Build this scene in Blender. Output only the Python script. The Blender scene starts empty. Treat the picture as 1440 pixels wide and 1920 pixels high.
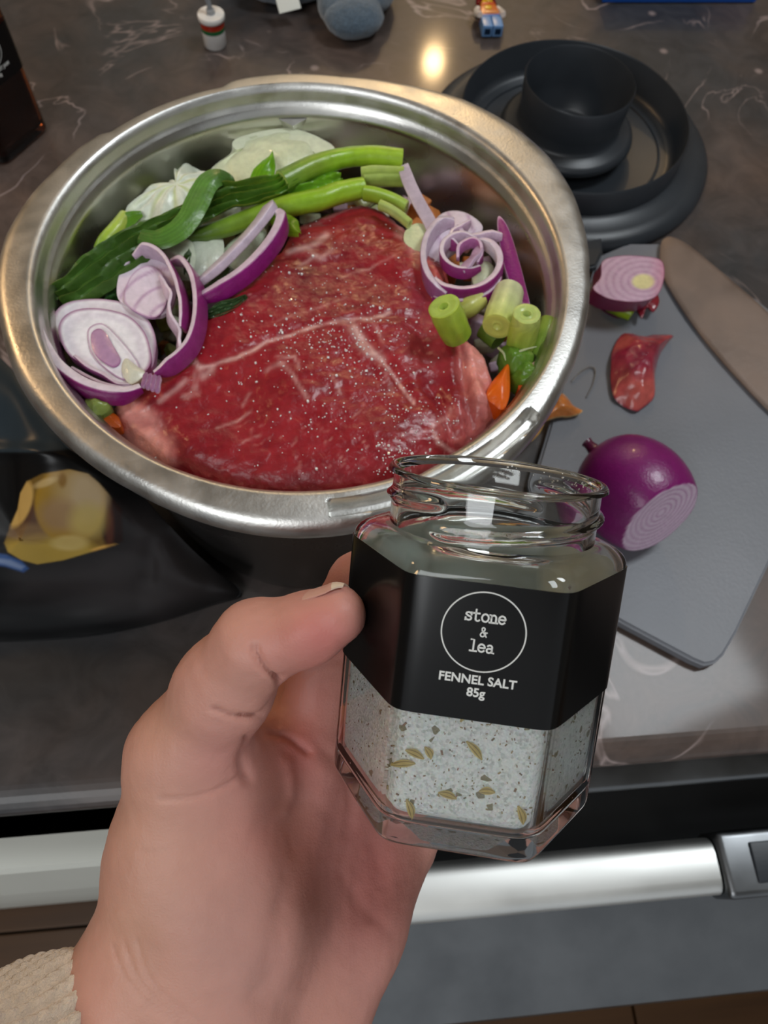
import bpy, bmesh, math
import numpy as np
from mathutils import Vector, Matrix
from mathutils.bvhtree import BVHTree

C = bpy.context.scene.collection
SC = bpy.context.scene
rng = np.random.default_rng(7)

# ------------------------------------------------------------------ camera
F_PX = 1450.0                                   # focal length for a 1440x1920 frame
RCW = np.array([[0.995393669731021, 0.053898667850872585, -0.0792866688877302],
                [-0.08299895259401772, 0.8983947421252407, -0.4312749252970991],
                [0.04798558249836348, 0.43586904102680163, 0.8987299722089328]])
CAM = np.array([0.00194775, -0.22112475, 0.37861269])
cam_data = bpy.data.cameras.new('camera')
cam = bpy.data.objects.new('camera', cam_data)
C.objects.link(cam)
SC.camera = cam
mw = Matrix([[*RCW[0], CAM[0]], [*RCW[1], CAM[1]], [*RCW[2], CAM[2]], [0, 0, 0, 1]])
cam.matrix_world = mw
cam_data.sensor_fit = 'VERTICAL'
cam_data.sensor_height = 24.0
cam_data.lens = 24.0 * F_PX / 1920.0
cam_data.clip_start = 0.01
cam_data.clip_end = 50
cam_data.dof.use_dof = True
cam_data.dof.focus_distance = 0.192
cam_data.dof.aperture_fstop = (cam_data.lens / 1000.0) / 0.00105

# ------------------------------------------------------------------ world, lamps, exposure
world = bpy.data.worlds.new('world')
SC.world = world
world.use_nodes = True
world.node_tree.nodes['Background'].inputs[0].default_value = (0.90, 0.95, 1.0, 1)
world.node_tree.nodes['Background'].inputs[1].default_value = 0.45

def area(name, loc, target, size, power, col, sy=None):
    l = bpy.data.lights.new(name, 'AREA')
    l.energy = power
    l.color = col
    l.shape = 'RECTANGLE'
    l.size = size
    l.size_y = sy or size
    o = bpy.data.objects.new(name, l)
    o.location = loc
    d = Vector(target) - Vector(loc)
    o.rotation_euler = d.to_track_quat('-Z', 'Y').to_euler()
    C.objects.link(o)
    return o

area('ceiling_panel_light', (0.82, 0.26, 1.55), (0.05, 0, 0.1), 0.40, 10.5, (0.90, 0.96, 1.0))
area('room_light', (-0.75, -1.15, 1.5), (0, -0.1, 0.1), 0.9, 14, (0.95, 0.98, 1.0))
area('added_far_fill', (0.1, 2.2, 1.0), (0.1, 2.8, 1.8), 1.2, 17, (1.0, 0.93, 0.84))  # added fill, brightens the far wall and ceiling that the steel reflects
area('warm_lamp_left', (-1.35, 0.75, 1.1), (0, 0, 0.1), 0.3, 5, (1.0, 0.62, 0.30))
pl = bpy.data.lights.new('pendant_bulb', 'POINT')
pl.energy = 19
pl.color = (1.0, 0.66, 0.32)
pl.shadow_soft_size = 0.036
po = bpy.data.objects.new('pendant_bulb', pl)
po.location = (0.52, 2.60, 1.53)
C.objects.link(po)

SC.view_settings.view_transform = 'Standard'
SC.view_settings.look = 'None'
SC.view_settings.gamma = 1
SC.view_settings.use_curve_mapping = False
SC.view_settings.exposure = 0.0

# ------------------------------------------------------------------ measuring helpers
def ray(px, py):
    return RCW @ np.array([(px - 720) / F_PX, -(py - 960) / F_PX, -1.0])

def at(px, py, z=0.0):
    """world point seen at a pixel, on the level z"""
    r = ray(px, py)
    return CAM + r * ((z - CAM[2]) / r[2])

def atd(px, py, d):
    """world point seen at a pixel, at the camera depth d"""
    return CAM + ray(px, py) * d

def to_px(P):
    """world points (N,3) -> measured photo position"""
    c = (np.asarray(P) - CAM) @ RCW
    return np.stack([720 + F_PX * c[:, 0] / -c[:, 2], 960 - F_PX * c[:, 1] / -c[:, 2]], 1)

def lin(c, g=1.0):
    o = []
    for v in c[:3]:
        v = v / 255.0
        o.append((v / 12.92 if v <= 0.04045 else ((v + 0.055) / 1.055) ** 2.4) * g)
    return np.array(o + [1.0])

# ------------------------------------------------------------------ noise
def _hash(ix, iy, iz, seed):
    h = (ix * 374761393 + iy * 668265263 + iz * 2147483647 + seed * 974711) & 0xffffffff
    h = ((h ^ (h >> 13)) * 1274126177) & 0xffffffff
    return ((h ^ (h >> 16)) & 0xffff) / 65535.0

def noise(P, scale=1.0, seed=0):
    P = np.asarray(P) * scale
    i = np.floor(P).astype(np.int64)
    f = P - i
    u = f * f * (3 - 2 * f)
    r = 0
    for dx in (0, 1):
        for dy in (0, 1):
            for dz in (0, 1):
                w = (u[:, 0] if dx else 1 - u[:, 0]) * (u[:, 1] if dy else 1 - u[:, 1]) * (u[:, 2] if dz else 1 - u[:, 2])
                r = r + w * _hash(i[:, 0] + dx, i[:, 1] + dy, i[:, 2] + dz, seed)
    return r * 2 - 1

def fbm(P, scale, oct=3, seed=0):
    r = 0
    a = 1.0
    for k in range(oct):
        r = r + a * noise(P, scale * 2 ** k, seed + k)
        a *= 0.5
    return r

# ------------------------------------------------------------------ object helpers
def empty(name, loc=(0, 0, 0)):
    o = bpy.data.objects.new(name, None)
    o.empty_display_size = 0.01
    o.location = Vector([float(v) for v in loc])
    C.objects.link(o)
    return o

def tag(o, label=None, cat=None, group=None, kind=None):
    if label: o['label'] = label
    if cat: o['category'] = cat
    if group: o['group'] = group
    if kind: o['kind'] = kind
    return o

def obj(name, V, Fc, mat, parent=None, col=None, smooth=True, mats=None, fmat=None):
    """vertices in world space; parented objects keep their world place"""
    V = np.asarray(V, float)
    if parent is not None:
        org = np.array(parent.location)
        p = parent.parent
        while p is not None:
            org = org + np.array(p.location)
            p = p.parent
    else:
        org = V.mean(0)
        org[2] = V[:, 2].min()
    me = bpy.data.meshes.new(name)
    me.from_pydata((V - org).tolist(), [], [tuple(int(i) for i in f) for f in Fc])
    if mats:
        for m in mats: me.materials.append(m)
        me.polygons.foreach_set('material_index', np.asarray(fmat, np.int32))
    else:
        me.materials.append(mat)
    if smooth:
        me.polygons.foreach_set('use_smooth', np.ones(len(me.polygons), bool))
    if col is not None:
        a = me.color_attributes.new('Col', 'FLOAT_COLOR', 'POINT')
        a.data.foreach_set('color', np.asarray(col, np.float32).ravel())
    me.update()
    if smooth and len(me.polygons) < 60000:
        me.set_sharp_from_angle(angle=math.radians(48))
    o = bpy.data.objects.new(name, me)
    if parent is None:
        o.location = Vector(org)
    else:
        o.parent = parent
    C.objects.link(o)
    return o

def grid_faces(n, m, cu=False, cv=False, off=0):
    f = []
    for i in range(n if cu else n - 1):
        for j in range(m if cv else m - 1):
            a = i * m + j
            b = ((i + 1) % n) * m + j
            c = ((i + 1) % n) * m + (j + 1) % m
            d = i * m + (j + 1) % m
            f.append((a + off, b + off, c + off, d + off))
    return f

def lathe(prof, n=96, center=(0, 0, 0), rfun=None):
    """prof list of (r,z) ; returns V,F (open ends)"""
    V = []
    for k in range(n):
        a = 2 * math.pi * k / n
        for (r, z) in prof:
            V.append((center[0] + r * math.cos(a), center[1] + r * math.sin(a), center[2] + z))
    return np.array(V), [f[::-1] for f in grid_faces(n, len(prof), cu=True)]

def smooth_path(P, n, closed=False):
    """Catmull-Rom resample"""
    P = np.asarray(P, float)
    if closed:
        Q = np.vstack([P[-1], P, P[0], P[1]])
        segs = len(P)
    else:
        Q = np.vstack([2 * P[0] - P[1], P, 2 * P[-1] - P[-2]])
        segs = len(P) - 1
    t = np.linspace(0, segs, n, endpoint=not closed)
    i = np.minimum(t.astype(int), segs - 1)
    u = (t - i)[:, None]
    p0, p1, p2, p3 = Q[i], Q[i + 1], Q[i + 2], Q[i + 3]
    return 0.5 * (2 * p1 + (p2 - p0) * u + (2 * p0 - 5 * p1 + 4 * p2 - p3) * u ** 2 + (3 * p1 - p0 - 3 * p2 + p3) * u ** 3)

def norm(v):
    v = np.asarray(v, float)
    return v / (np.linalg.norm(v, axis=-1, keepdims=True) + 1e-12)

def sweep(P, W, prof, sw=None, sh=None, closed=False):
    """P (n,3) path; W width direction(s); prof list of (a along W, b along N); sw,sh scales per point"""
    n = len(P)
    T = np.gradient(P, axis=0) if not closed else np.roll(P, -1, 0) - np.roll(P, 1, 0)
    T = norm(T)
    W = np.broadcast_to(np.asarray(W, float), (n, 3))
    W = norm(W - (W * T).sum(1)[:, None] * T)
    N = np.cross(T, W)
    sw = np.ones(n) if sw is None else np.asarray(sw)
    sh = np.ones(n) if sh is None else np.asarray(sh)
    pr = np.array(prof)
    V = P[:, None, :] + W[:, None, :] * (pr[None, :, 0] * sw[:, None])[..., None] + N[:, None, :] * (pr[None, :, 1] * sh[:, None])[..., None]
    V = V.reshape(-1, 3)
    m = len(prof)
    Fc = grid_faces(n, m, cu=closed, cv=True)
    if not closed:
        Fc.append(tuple(range(m)))
        Fc.append(tuple(range(n * m - 1, (n - 1) * m - 1, -1)))
    return V, Fc

def box(c, s, R=None, bev=0.0):
    bm = bmesh.new()
    bmesh.ops.create_cube(bm, size=1)
    bmesh.ops.scale(bm, vec=Vector(s), verts=bm.verts)
    if bev > 0:
        bmesh.ops.bevel(bm, geom=bm.edges[:], offset=bev, segments=3, affect='EDGES', profile=0.6)
    V = np.array([v.co[:] for v in bm.verts])
    bm.verts.index_update()
    Fc = [tuple(v.index for v in f.verts) for f in bm.faces]
    bm.free()
    if R is not None:
        V = V @ np.asarray(R).T
    return V + np.asarray(c, float), Fc

def rotz(a):
    c, s = math.cos(a), math.sin(a)
    return np.array([[c, -s, 0], [s, c, 0], [0, 0, 1.0]])

def join(parts):
    V = []
    Fc = []
    o = 0
    for v, f in parts:
        V.append(v)
        Fc += [tuple(i + o for i in q) for q in f]
        o += len(v)
    return np.vstack(V), Fc

# ------------------------------------------------------------------ iso-surface (surface nets)
def surface_nets(Fd, org, h):
    nx, ny, nz = Fd.shape
    S = Fd < 0
    cnt = np.zeros((nx - 1, ny - 1, nz - 1), np.int8)
    for dx in (0, 1):
        for dy in (0, 1):
            for dz in (0, 1):
                cnt += S[dx:nx - 1 + dx, dy:ny - 1 + dy, dz:nz - 1 + dz]
    act = np.argwhere((cnt > 0) & (cnt < 8))
    idx = -np.ones(cnt.shape, np.int64)
    idx[act[:, 0], act[:, 1], act[:, 2]] = np.arange(len(act))
    corners = [(0, 0, 0), (1, 0, 0), (0, 1, 0), (1, 1, 0), (0, 0, 1), (1, 0, 1), (0, 1, 1), (1, 1, 1)]
    val = [Fd[act[:, 0] + c[0], act[:, 1] + c[1], act[:, 2] + c[2]] for c in corners]
    acc = np.zeros((len(act), 3))
    num = np.zeros(len(act))
    for a, b in [(0, 1), (2, 3), (4, 5), (6, 7), (0, 2), (1, 3), (4, 6), (5, 7), (0, 4), (1, 5), (2, 6), (3, 7)]:
        m = (val[a] < 0) != (val[b] < 0)
        t = val[a] / (val[a] - val[b] + 1e-20)
        ca, cb = np.array(corners[a], float), np.array(corners[b], float)
        acc[m] += (ca + (cb - ca) * t[m, None])
        num[m] += 1
    V = org + (act + acc / num[:, None]) * h
    quads = []
    for ax in range(3):
        sl0 = [slice(1, -1)] * 3
        sl1 = [slice(1, -1)] * 3
        sl0[ax] = slice(0, -1)
        sl1[ax] = slice(1, None)
        A = S[tuple(sl0)]
        B = S[tuple(sl1)]
        e = np.argwhere(A != B)
        flip = A[e[:, 0], e[:, 1], e[:, 2]]
        o = np.ones(3, int)
        o[ax] = 0
        e = e + o
        u = [0, 0, 0]
        v = [0, 0, 0]
        u[(ax + 1) % 3] = 1
        v[(ax + 2) % 3] = 1
        u = np.array(u)
        v = np.array(v)
        q = [idx[tuple((e - d).T)] for d in (u * 0, u, u + v, v)]
        q = np.stack(q, 1)
        q[~flip] = q[~flip][:, ::-1]
        quads.append(q)
    return V, np.vstack(quads)

def vnormals(V, Q):
    n = np.cross(V[Q[:, 2]] - V[Q[:, 0]], V[Q[:, 3]] - V[Q[:, 1]])
    N = np.zeros_like(V)
    for k in range(4):
        np.add.at(N, Q[:, k], n)
    return norm(N)

def smin(a, b, k):
    h = np.clip(0.5 + 0.5 * (b - a) / k, 0, 1)
    return b * (1 - h) + a * h - k * h * (1 - h)

def capsule(P, a, b, ra, rb):
    a = np.asarray(a)
    b = np.asarray(b)
    ba = b - a
    t = np.clip(((P - a) @ ba) / (ba @ ba), 0, 1)
    return np.linalg.norm(P - a - t[:, None] * ba, axis=1) - (ra + (rb - ra) * t)

def seg_dist2d(p, poly):
    """distance of 2D points to a polyline"""
    best = np.full(len(p), 1e9)
    poly = np.asarray(poly, float)
    for a, b in zip(poly[:-1], poly[1:]):
        ba = b - a
        t = np.clip(((p - a) @ ba) / (ba @ ba + 1e-9), 0, 1)
        best = np.minimum(best, np.linalg.norm(p - a - t[:, None] * ba, axis=1))
    return best

def inside2d(p, poly):
    poly = np.asarray(poly, float)
    c = np.zeros(len(p), bool)
    for a, b in zip(poly, np.roll(poly, -1, 0)):
        cond = (a[1] > p[:, 1]) != (b[1] > p[:, 1])
        xi = (b[0] - a[0]) * (p[:, 1] - a[1]) / (b[1] - a[1] + 1e-12) + a[0]
        c ^= cond & (p[:, 0] < xi)
    return c

# ------------------------------------------------------------------ materials
def mat(name, base=(0.5, 0.5, 0.5, 1), rough=0.5, metal=0.0, attr=False, nscale=None, namt=0.15, bump=None,
        bscale=200, sss=0.0, sssr=(1, 0.4, 0.3), sscale=0.004, coat=0.0, spec=0.5, rvar=0.0, sheen=0.0, trans=0.0, ior=1.45, coat_rough=0.1):
    m = bpy.data.materials.new(name)
    m.use_nodes = True
    nt = m.node_tree
    b = nt.nodes['Principled BSDF']
    b.inputs['Roughness'].default_value = rough
    b.inputs['Metallic'].default_value = metal
    b.inputs['Specular IOR Level'].default_value = spec
    b.inputs['IOR'].default_value = ior
    b.inputs['Coat Weight'].default_value = coat
    b.inputs['Coat Roughness'].default_value = coat_rough
    b.inputs['Sheen Weight'].default_value = sheen
    b.inputs['Transmission Weight'].default_value = trans
    if sss:
        b.inputs['Subsurface Weight'].default_value = sss
        b.inputs['Subsurface Radius'].default_value = sssr
        b.inputs['Subsurface Scale'].default_value = sscale
    tc = nt.nodes.new('ShaderNodeTexCoord')
    if attr:
        at_ = nt.nodes.new('ShaderNodeAttribute')
        at_.attribute_name = 'Col'
        src = at_.outputs['Color']
    else:
        rgb = nt.nodes.new('ShaderNodeRGB')
        rgb.outputs[0].default_value = tuple(base)
        src = rgb.outputs[0]
    if nscale is None: nscale = 60
    nz = nt.nodes.new('ShaderNodeTexNoise')
    nz.inputs['Scale'].default_value = nscale
    nz.inputs['Detail'].default_value = 4
    nt.links.new(tc.outputs['Object'], nz.inputs['Vector'])
    mp = nt.nodes.new('ShaderNodeMapRange')
    mp.inputs['To Min'].default_value = 1 - namt
    mp.inputs['To Max'].default_value = 1 + namt
    mp.inputs['From Min'].default_value = 0.3
    mp.inputs['From Max'].default_value = 0.7
    nt.links.new(nz.outputs['Fac'], mp.inputs['Value'])
    mx = nt.nodes.new('ShaderNodeVectorMath')
    mx.operation = 'SCALE'
    nt.links.new(src, mx.inputs[0])
    nt.links.new(mp.outputs[0], mx.inputs['Scale'])
    nt.links.new(mx.outputs[0], b.inputs['Base Color'])
    if rvar:
        mr = nt.nodes.new('ShaderNodeMapRange')
        mr.inputs['From Min'].default_value = 0.3
        mr.inputs['From Max'].default_value = 0.7
        mr.inputs['To Min'].default_value = max(0, rough - rvar)
        mr.inputs['To Max'].default_value = rough + rvar
        nt.links.new(nz.outputs['Fac'], mr.inputs['Value'])
        nt.links.new(mr.outputs[0], b.inputs['Roughness'])
    if bump:
        n2 = nt.nodes.new('ShaderNodeTexNoise')
        n2.inputs['Scale'].default_value = bscale
        n2.inputs['Detail'].default_value = 5
        nt.links.new(tc.outputs['Object'], n2.inputs['Vector'])
        bp = nt.nodes.new('ShaderNodeBump')
        bp.inputs['Strength'].default_value = bump
        bp.inputs['Distance'].default_value = 0.001
        nt.links.new(n2.outputs['Fac'], bp.inputs['Height'])
        nt.links.new(bp.outputs[0], b.inputs['Normal'])
    return m

M_STEEL = mat('brushed_steel', lin((214, 213, 209)), 0.40, 1.0, nscale=90, namt=0.06, rvar=0.07, bump=0.10, bscale=900)
M_STEEL_IN = mat('polished_steel', lin((205, 203, 198)), 0.30, 1.0, nscale=40, namt=0.08, rvar=0.06, bump=0.05, bscale=300)
M_STEEL_OUT = mat('reflection_dark_steel', lin((120, 117, 113)), 0.24, 1.0, nscale=40, namt=0.08, rvar=0.05, bump=0.05, bscale=300)  # steel darkened so its colour carries the dark surroundings it reflects
M_STEEL_DARK = mat('dull_steel', lin((122, 124, 126)), 0.38, 1.0, nscale=30, namt=0.15, rvar=0.08)
M_RAIL = mat('satin_steel_rail', lin((232, 232, 228)), 0.46, 1.0, nscale=20, namt=0.05, rvar=0.05)
M_DARKPLASTIC = mat('dark_grey_plastic', lin((48, 52, 57)), 0.36, nscale=50, namt=0.08, bump=0.05, bscale=800)
M_BOARD = mat('grey_board_plastic', lin((120, 122, 128)), 0.42, nscale=25, namt=0.05, bump=0.12, bscale=500)
M_VEG = mat('fresh_vegetable', attr=True, rough=0.32, nscale=260, namt=0.10, bump=0.22, bscale=500, sss=0.25, sssr=(1, 0.9, 0.5), sscale=0.002, coat=0.15)
M_ONION = mat('onion_flesh', attr=True, rough=0.28, nscale=420, namt=0.07, bump=0.25, bscale=900, sss=0.3, sssr=(1, 0.8, 0.9), sscale=0.002, coat=0.2)
M_SKINNY = mat('onion_skin', attr=True, rough=0.25, nscale=200, namt=0.18, bump=0.35, bscale=260, coat=0.3)
M_MEAT = mat('raw_meat', attr=True, rough=0.30, nscale=260, namt=0.14, bump=0.55, bscale=420, sss=0.18, sssr=(1, 0.25, 0.2), sscale=0.003, coat=0.25, coat_rough=0.2)
M_SALT = mat('salt_grain', lin((245, 245, 242)), 0.12, spec=0.8, nscale=300, namt=0.03)
M_BLACK = mat('black_paper', lin((13, 12, 12)), 0.20, spec=0.35, nscale=80, namt=0.1)
M_WHITE = mat('white_print', lin((225, 225, 220)), 0.6, nscale=80, namt=0.02)
M_PAPER = mat('paper_backing', lin((215, 222, 214)), 0.6, nscale=80, namt=0.04)
M_TOY = mat('toy_plastic', attr=True, rough=0.25, nscale=80, namt=0.02)
M_SKIN = mat('skin', attr=True, rough=0.46, nscale=90, namt=0.045, bump=0.16, bscale=1500, sss=0.22, sssr=(1, 0.35, 0.2), sscale=0.006, spec=0.4)
M_NAIL = mat('nail', lin((214, 165, 148)), 0.28, nscale=100, namt=0.04, sss=0.2, sscale=0.002)
M_NAILTIP = mat('nail_tip', lin((232, 214, 192)), 0.3, nscale=100, namt=0.03)
M_KNIT = mat('cream_knit', lin((226, 208, 186)), 0.9, nscale=300, namt=0.10, bump=0.9, bscale=1800, sheen=0.4)
M_BAG = mat('glossy_bag', attr=True, spec=0.3, rough=0.36, nscale=30, namt=0.10, rvar=0.08)
M_WHITELAC = mat('white_cabinet', lin((222, 222, 212)), 0.45, nscale=10, namt=0.03)
M_BLACKRUB = mat('black_gap', lin((12, 12, 13)), 0.5, nscale=10, namt=0.1)  # near-black for plinth and subfloor; also gap shade put into colour
M_PLUSH = mat('plush_fabric', lin((82, 98, 112)), 0.95, nscale=700, namt=0.30, bump=1.0, bscale=900, sheen=0.6)
M_BLUE = mat('blue_card', lin((14, 70, 150)), 0.4, nscale=20, namt=0.05)
M_WALL = mat('wall_paint', lin((150, 146, 138)), 0.8, nscale=3, namt=0.03)
M_CEIL = mat('ceiling_paint', lin((190, 188, 182)), 0.85, nscale=3, namt=0.02)

def glass_mat(name, col, rough=0.0, ior=1.5):
    m = bpy.data.materials.new(name)
    m.use_nodes = True
    b = m.node_tree.nodes['Principled BSDF']
    b.inputs['Base Color'].default_value = tuple(col)
    b.inputs['Roughness'].default_value = rough
    b.inputs['IOR'].default_value = ior
    b.inputs['Transmission Weight'].default_value = 1.0
    return m
M_GLASS = glass_mat('jar_glass', (0.97, 0.99, 0.975, 1), 0.03)

def counter_mat():
    m = bpy.data.materials.new('dark_marbled_laminate')
    m.use_nodes = True
    nt = m.node_tree
    b = nt.nodes['Principled BSDF']
    tc = nt.nodes.new('ShaderNodeTexCoord')
    def nz(scale, det, dist=0.0, rough=0.55):
        n = nt.nodes.new('ShaderNodeTexNoise')
        n.inputs['Scale'].default_value = scale
        n.inputs['Detail'].default_value = det
        n.inputs['Distortion'].default_value = dist
        n.inputs['Roughness'].default_value = rough
        nt.links.new(tc.outputs['Object'], n.inputs['Vector'])
        return n
    big = nz(5.0, 5, 0.6)
    r1 = nt.nodes.new('ShaderNodeValToRGB')
    r1.color_ramp.elements[0].position = 0.38
    r1.color_ramp.elements[0].color = lin((58, 58, 60))
    r1.color_ramp.elements[1].position = 0.62
    r1.color_ramp.elements[1].color = lin((96, 80, 72))
    nt.links.new(big.outputs['Fac'], r1.inputs['Fac'])
    fine = nz(38, 6, 1.0, 0.65)
    r2 = nt.nodes.new('ShaderNodeValToRGB')
    r2.color_ramp.elements[0].position = 0.3
    r2.color_ramp.elements[0].color = (0.62, 0.62, 0.62, 1)
    r2.color_ramp.elements[1].position = 0.72
    r2.color_ramp.elements[1].color = (1.25, 1.25, 1.25, 1)
    nt.links.new(fine.outputs['Fac'], r2.inputs['Fac'])
    mul = nt.nodes.new('ShaderNodeMix')
    mul.data_type = 'RGBA'
    mul.blend_type = 'MULTIPLY'
    mul.inputs[0].default_value = 1
    nt.links.new(r1.outputs[0], mul.inputs[6])
    nt.links.new(r2.outputs[0], mul.inputs[7])
    # thin broken veins
    vn = nz(9.0, 4, 1.4, 0.5)
    sub = nt.nodes.new('ShaderNodeMath'); sub.operation = 'SUBTRACT'; sub.inputs[1].default_value = 0.5
    ab = nt.nodes.new('ShaderNodeMath'); ab.operation = 'ABSOLUTE'
    nt.links.new(vn.outputs['Fac'], sub.inputs[0]); nt.links.new(sub.outputs[0], ab.inputs[0])
    rv = nt.nodes.new('ShaderNodeValToRGB')
    rv.color_ramp.elements[0].position = 0.0
    rv.color_ramp.elements[0].color = (1, 1, 1, 1)
    rv.color_ramp.elements[1].position = 0.011
    rv.color_ramp.elements[1].color = (0, 0, 0, 1)
    nt.links.new(ab.outputs[0], rv.inputs['Fac'])
    brk = nz(14, 3, 0.3)
    rb = nt.nodes.new('ShaderNodeValToRGB')
    rb.color_ramp.elements[0].position = 0.50
    rb.color_ramp.elements[0].color = (0, 0, 0, 1)
    rb.color_ramp.elements[1].position = 0.62
    rb.color_ramp.elements[1].color = (1, 1, 1, 1)
    nt.links.new(brk.outputs['Fac'], rb.inputs['Fac'])
    mm = nt.nodes.new('ShaderNodeMath'); mm.operation = 'MULTIPLY'
    nt.links.new(rv.outputs[0], mm.inputs[0]); nt.links.new(rb.outputs[0], mm.inputs[1])
    # chips
    vo = nt.nodes.new('ShaderNodeTexVoronoi')
    vo.inputs['Scale'].default_value = 26
    nt.links.new(tc.outputs['Object'], vo.inputs['Vector'])
    rc = nt.nodes.new('ShaderNodeValToRGB')
    rc.color_ramp.elements[0].position = 0.045
    rc.color_ramp.elements[0].color = (0.8, 0.8, 0.8, 1)
    rc.color_ramp.elements[1].position = 0.11
    rc.color_ramp.elements[1].color = (0, 0, 0, 1)
    nt.links.new(vo.outputs['Distance'], rc.inputs['Fac'])
    mc = nt.nodes.new('ShaderNodeMath'); mc.operation = 'MULTIPLY'
    nt.links.new(rc.outputs[0], mc.inputs[0])
    sepc = nt.nodes.new('ShaderNodeSeparateColor')
    nt.links.new(vo.outputs['Color'], sepc.inputs[0])
    gt = nt.nodes.new('ShaderNodeMath'); gt.operation = 'GREATER_THAN'; gt.inputs[1].default_value = 0.72
    nt.links.new(sepc.outputs[0], gt.inputs[0])
    nt.links.new(gt.outputs[0], mc.inputs[1])
    mxx = nt.nodes.new('ShaderNodeMath'); mxx.operation = 'MAXIMUM'
    nt.links.new(mm.outputs[0], mxx.inputs[0]); nt.links.new(mc.outputs[0], mxx.inputs[1])
    fin = nt.nodes.new('ShaderNodeMix'); fin.data_type = 'RGBA'
    fin.inputs[7].default_value = tuple(lin((168, 150, 146)))
    sc = nt.nodes.new('ShaderNodeMath'); sc.operation = 'MULTIPLY'; sc.inputs[1].default_value = 0.75
    nt.links.new(mxx.outputs[0], sc.inputs[0])
    nt.links.new(sc.outputs[0], fin.inputs[0])
    nt.links.new(mul.outputs[2], fin.inputs[6])
    nt.links.new(fin.outputs[2], b.inputs['Base Color'])
    rr = nt.nodes.new('ShaderNodeMapRange')
    rr.inputs['To Min'].default_value = 0.36
    rr.inputs['To Max'].default_value = 0.50
    b.inputs['Specular IOR Level'].default_value = 0.35
    b.inputs['Coat Weight'].default_value = 0.22
    b.inputs['Coat Roughness'].default_value = 0.09
    nt.links.new(fine.outputs['Fac'], rr.inputs['Value'])
    nt.links.new(rr.outputs[0], b.inputs['Roughness'])
    bp = nt.nodes.new('ShaderNodeBump'); bp.inputs['Strength'].default_value = 0.12; bp.inputs['Distance'].default_value = 0.001
    nt.links.new(fine.outputs['Fac'], bp.inputs['Height']); nt.links.new(bp.outputs[0], b.inputs['Normal'])
    return m
M_COUNTER = counter_mat()

def wood_mat():
    m = bpy.data.materials.new('brown_wood_floor')
    m.use_nodes = True
    nt = m.node_tree
    b = nt.nodes['Principled BSDF']
    tc = nt.nodes.new('ShaderNodeTexCoord')
    mpn = nt.nodes.new('ShaderNodeMapping')
    mpn.inputs['Scale'].default_value = (1.5, 18, 1)
    n = nt.nodes.new('ShaderNodeTexNoise')
    n.inputs['Scale'].default_value = 3
    n.inputs['Detail'].default_value = 6
    nt.links.new(tc.outputs['Object'], mpn.inputs[0]); nt.links.new(mpn.outputs[0], n.inputs['Vector'])
    r = nt.nodes.new('ShaderNodeValToRGB')
    r.color_ramp.elements[0].color = lin((66, 42, 24))
    r.color_ramp.elements[1].color = lin((112, 76, 42))
    nt.links.new(n.outputs['Fac'], r.inputs['Fac']); nt.links.new(r.outputs[0], b.inputs['Base Color'])
    b.inputs['Roughness'].default_value = 0.45
    return m
M_WOOD = wood_mat()

# ================================================================== the room
def slab(name, lo, hi, m, bev=0.0, parent=None, **k):
    lo = np.array(lo, float); hi = np.array(hi, float)
    V, Fc = box((lo + hi) / 2, hi - lo, bev=bev)
    return obj(name, V, Fc, m, parent, smooth=False, **k)

tag(slab('floor', (-2.2, -2.4, -0.95), (2.2, 3.4, -0.90), M_BLACKRUB), kind='structure')
fl = bpy.data.objects['floor']
fi = 0
for iy in range(12):                                     # floorboards near the cabinet, running along the bench
    for ix in range(3):
        x0 = -2.1 + ix * 1.4 + (0.5 if iy % 2 else 0) - 0.3
        V, Fc = box((x0 + 0.7, -1.45 + iy * 0.121 + 0.06, -0.8935), (1.396, 0.118, 0.013), bev=0.002)
        obj('floorboard', V, Fc, M_WOOD, fl, smooth=False)
tag(slab('wall_back', (-2.2, 3.4, -0.95), (2.2, 3.46, 1.75), M_WALL), kind='structure')
tag(slab('wall_left', (-2.26, -2.4, -0.95), (-2.2, 3.4, 1.75), M_WALL), kind='structure')
tag(slab('wall_right', (2.2, -2.4, -0.95), (2.26, 3.4, 1.75), M_WALL), kind='structure')
tag(slab('ceiling', (-2.2, -2.4, 1.75), (2.2, 3.4, 1.8), M_CEIL), kind='structure')

# ---- worktop: extruded profile with a rounded nose and a lip below it
FRONT = -0.179
prof = [(1.2, 0.0)]
prof += [(FRONT + 0.012, 0.0)]
for k in range(1, 7):
    a = k / 6 * math.pi / 2
    prof.append((FRONT + 0.012 - 0.012 * math.sin(a) ** 1.3, -0.006 + 0.006 * math.cos(a)))
prof += [(FRONT + 0.0002, -0.012), (FRONT + 0.004, -0.014), (FRONT + 0.006, -0.040), (1.2, -0.040)]
def extr(name, pr, x0, x1, m, parent=None, smooth=False):
    n = len(pr)
    V = np.array([(x0, y, z) for y, z in pr] + [(x1, y, z) for y, z in pr])
    Fc = [(i, (i + 1) % n, (i + 1) % n + n, i + n) for i in range(n)]
    Fc.append(tuple(range(n))[::-1]); Fc.append(tuple(range(n, 2 * n)))
    return obj(name, V, Fc, m, parent, smooth=smooth)
wt = extr('worktop', prof[::-1], -1.3, 1.5, M_COUNTER)
for p in wt.data.polygons:
    p.use_smooth = len(p.vertices) == 4 and abs(p.normal.z) < 0.999 and p.center.z > -0.02 + 0 and False
tag(wt, 'dark brown marbled kitchen worktop with pale veins and rounded front edge', 'worktop')

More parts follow.
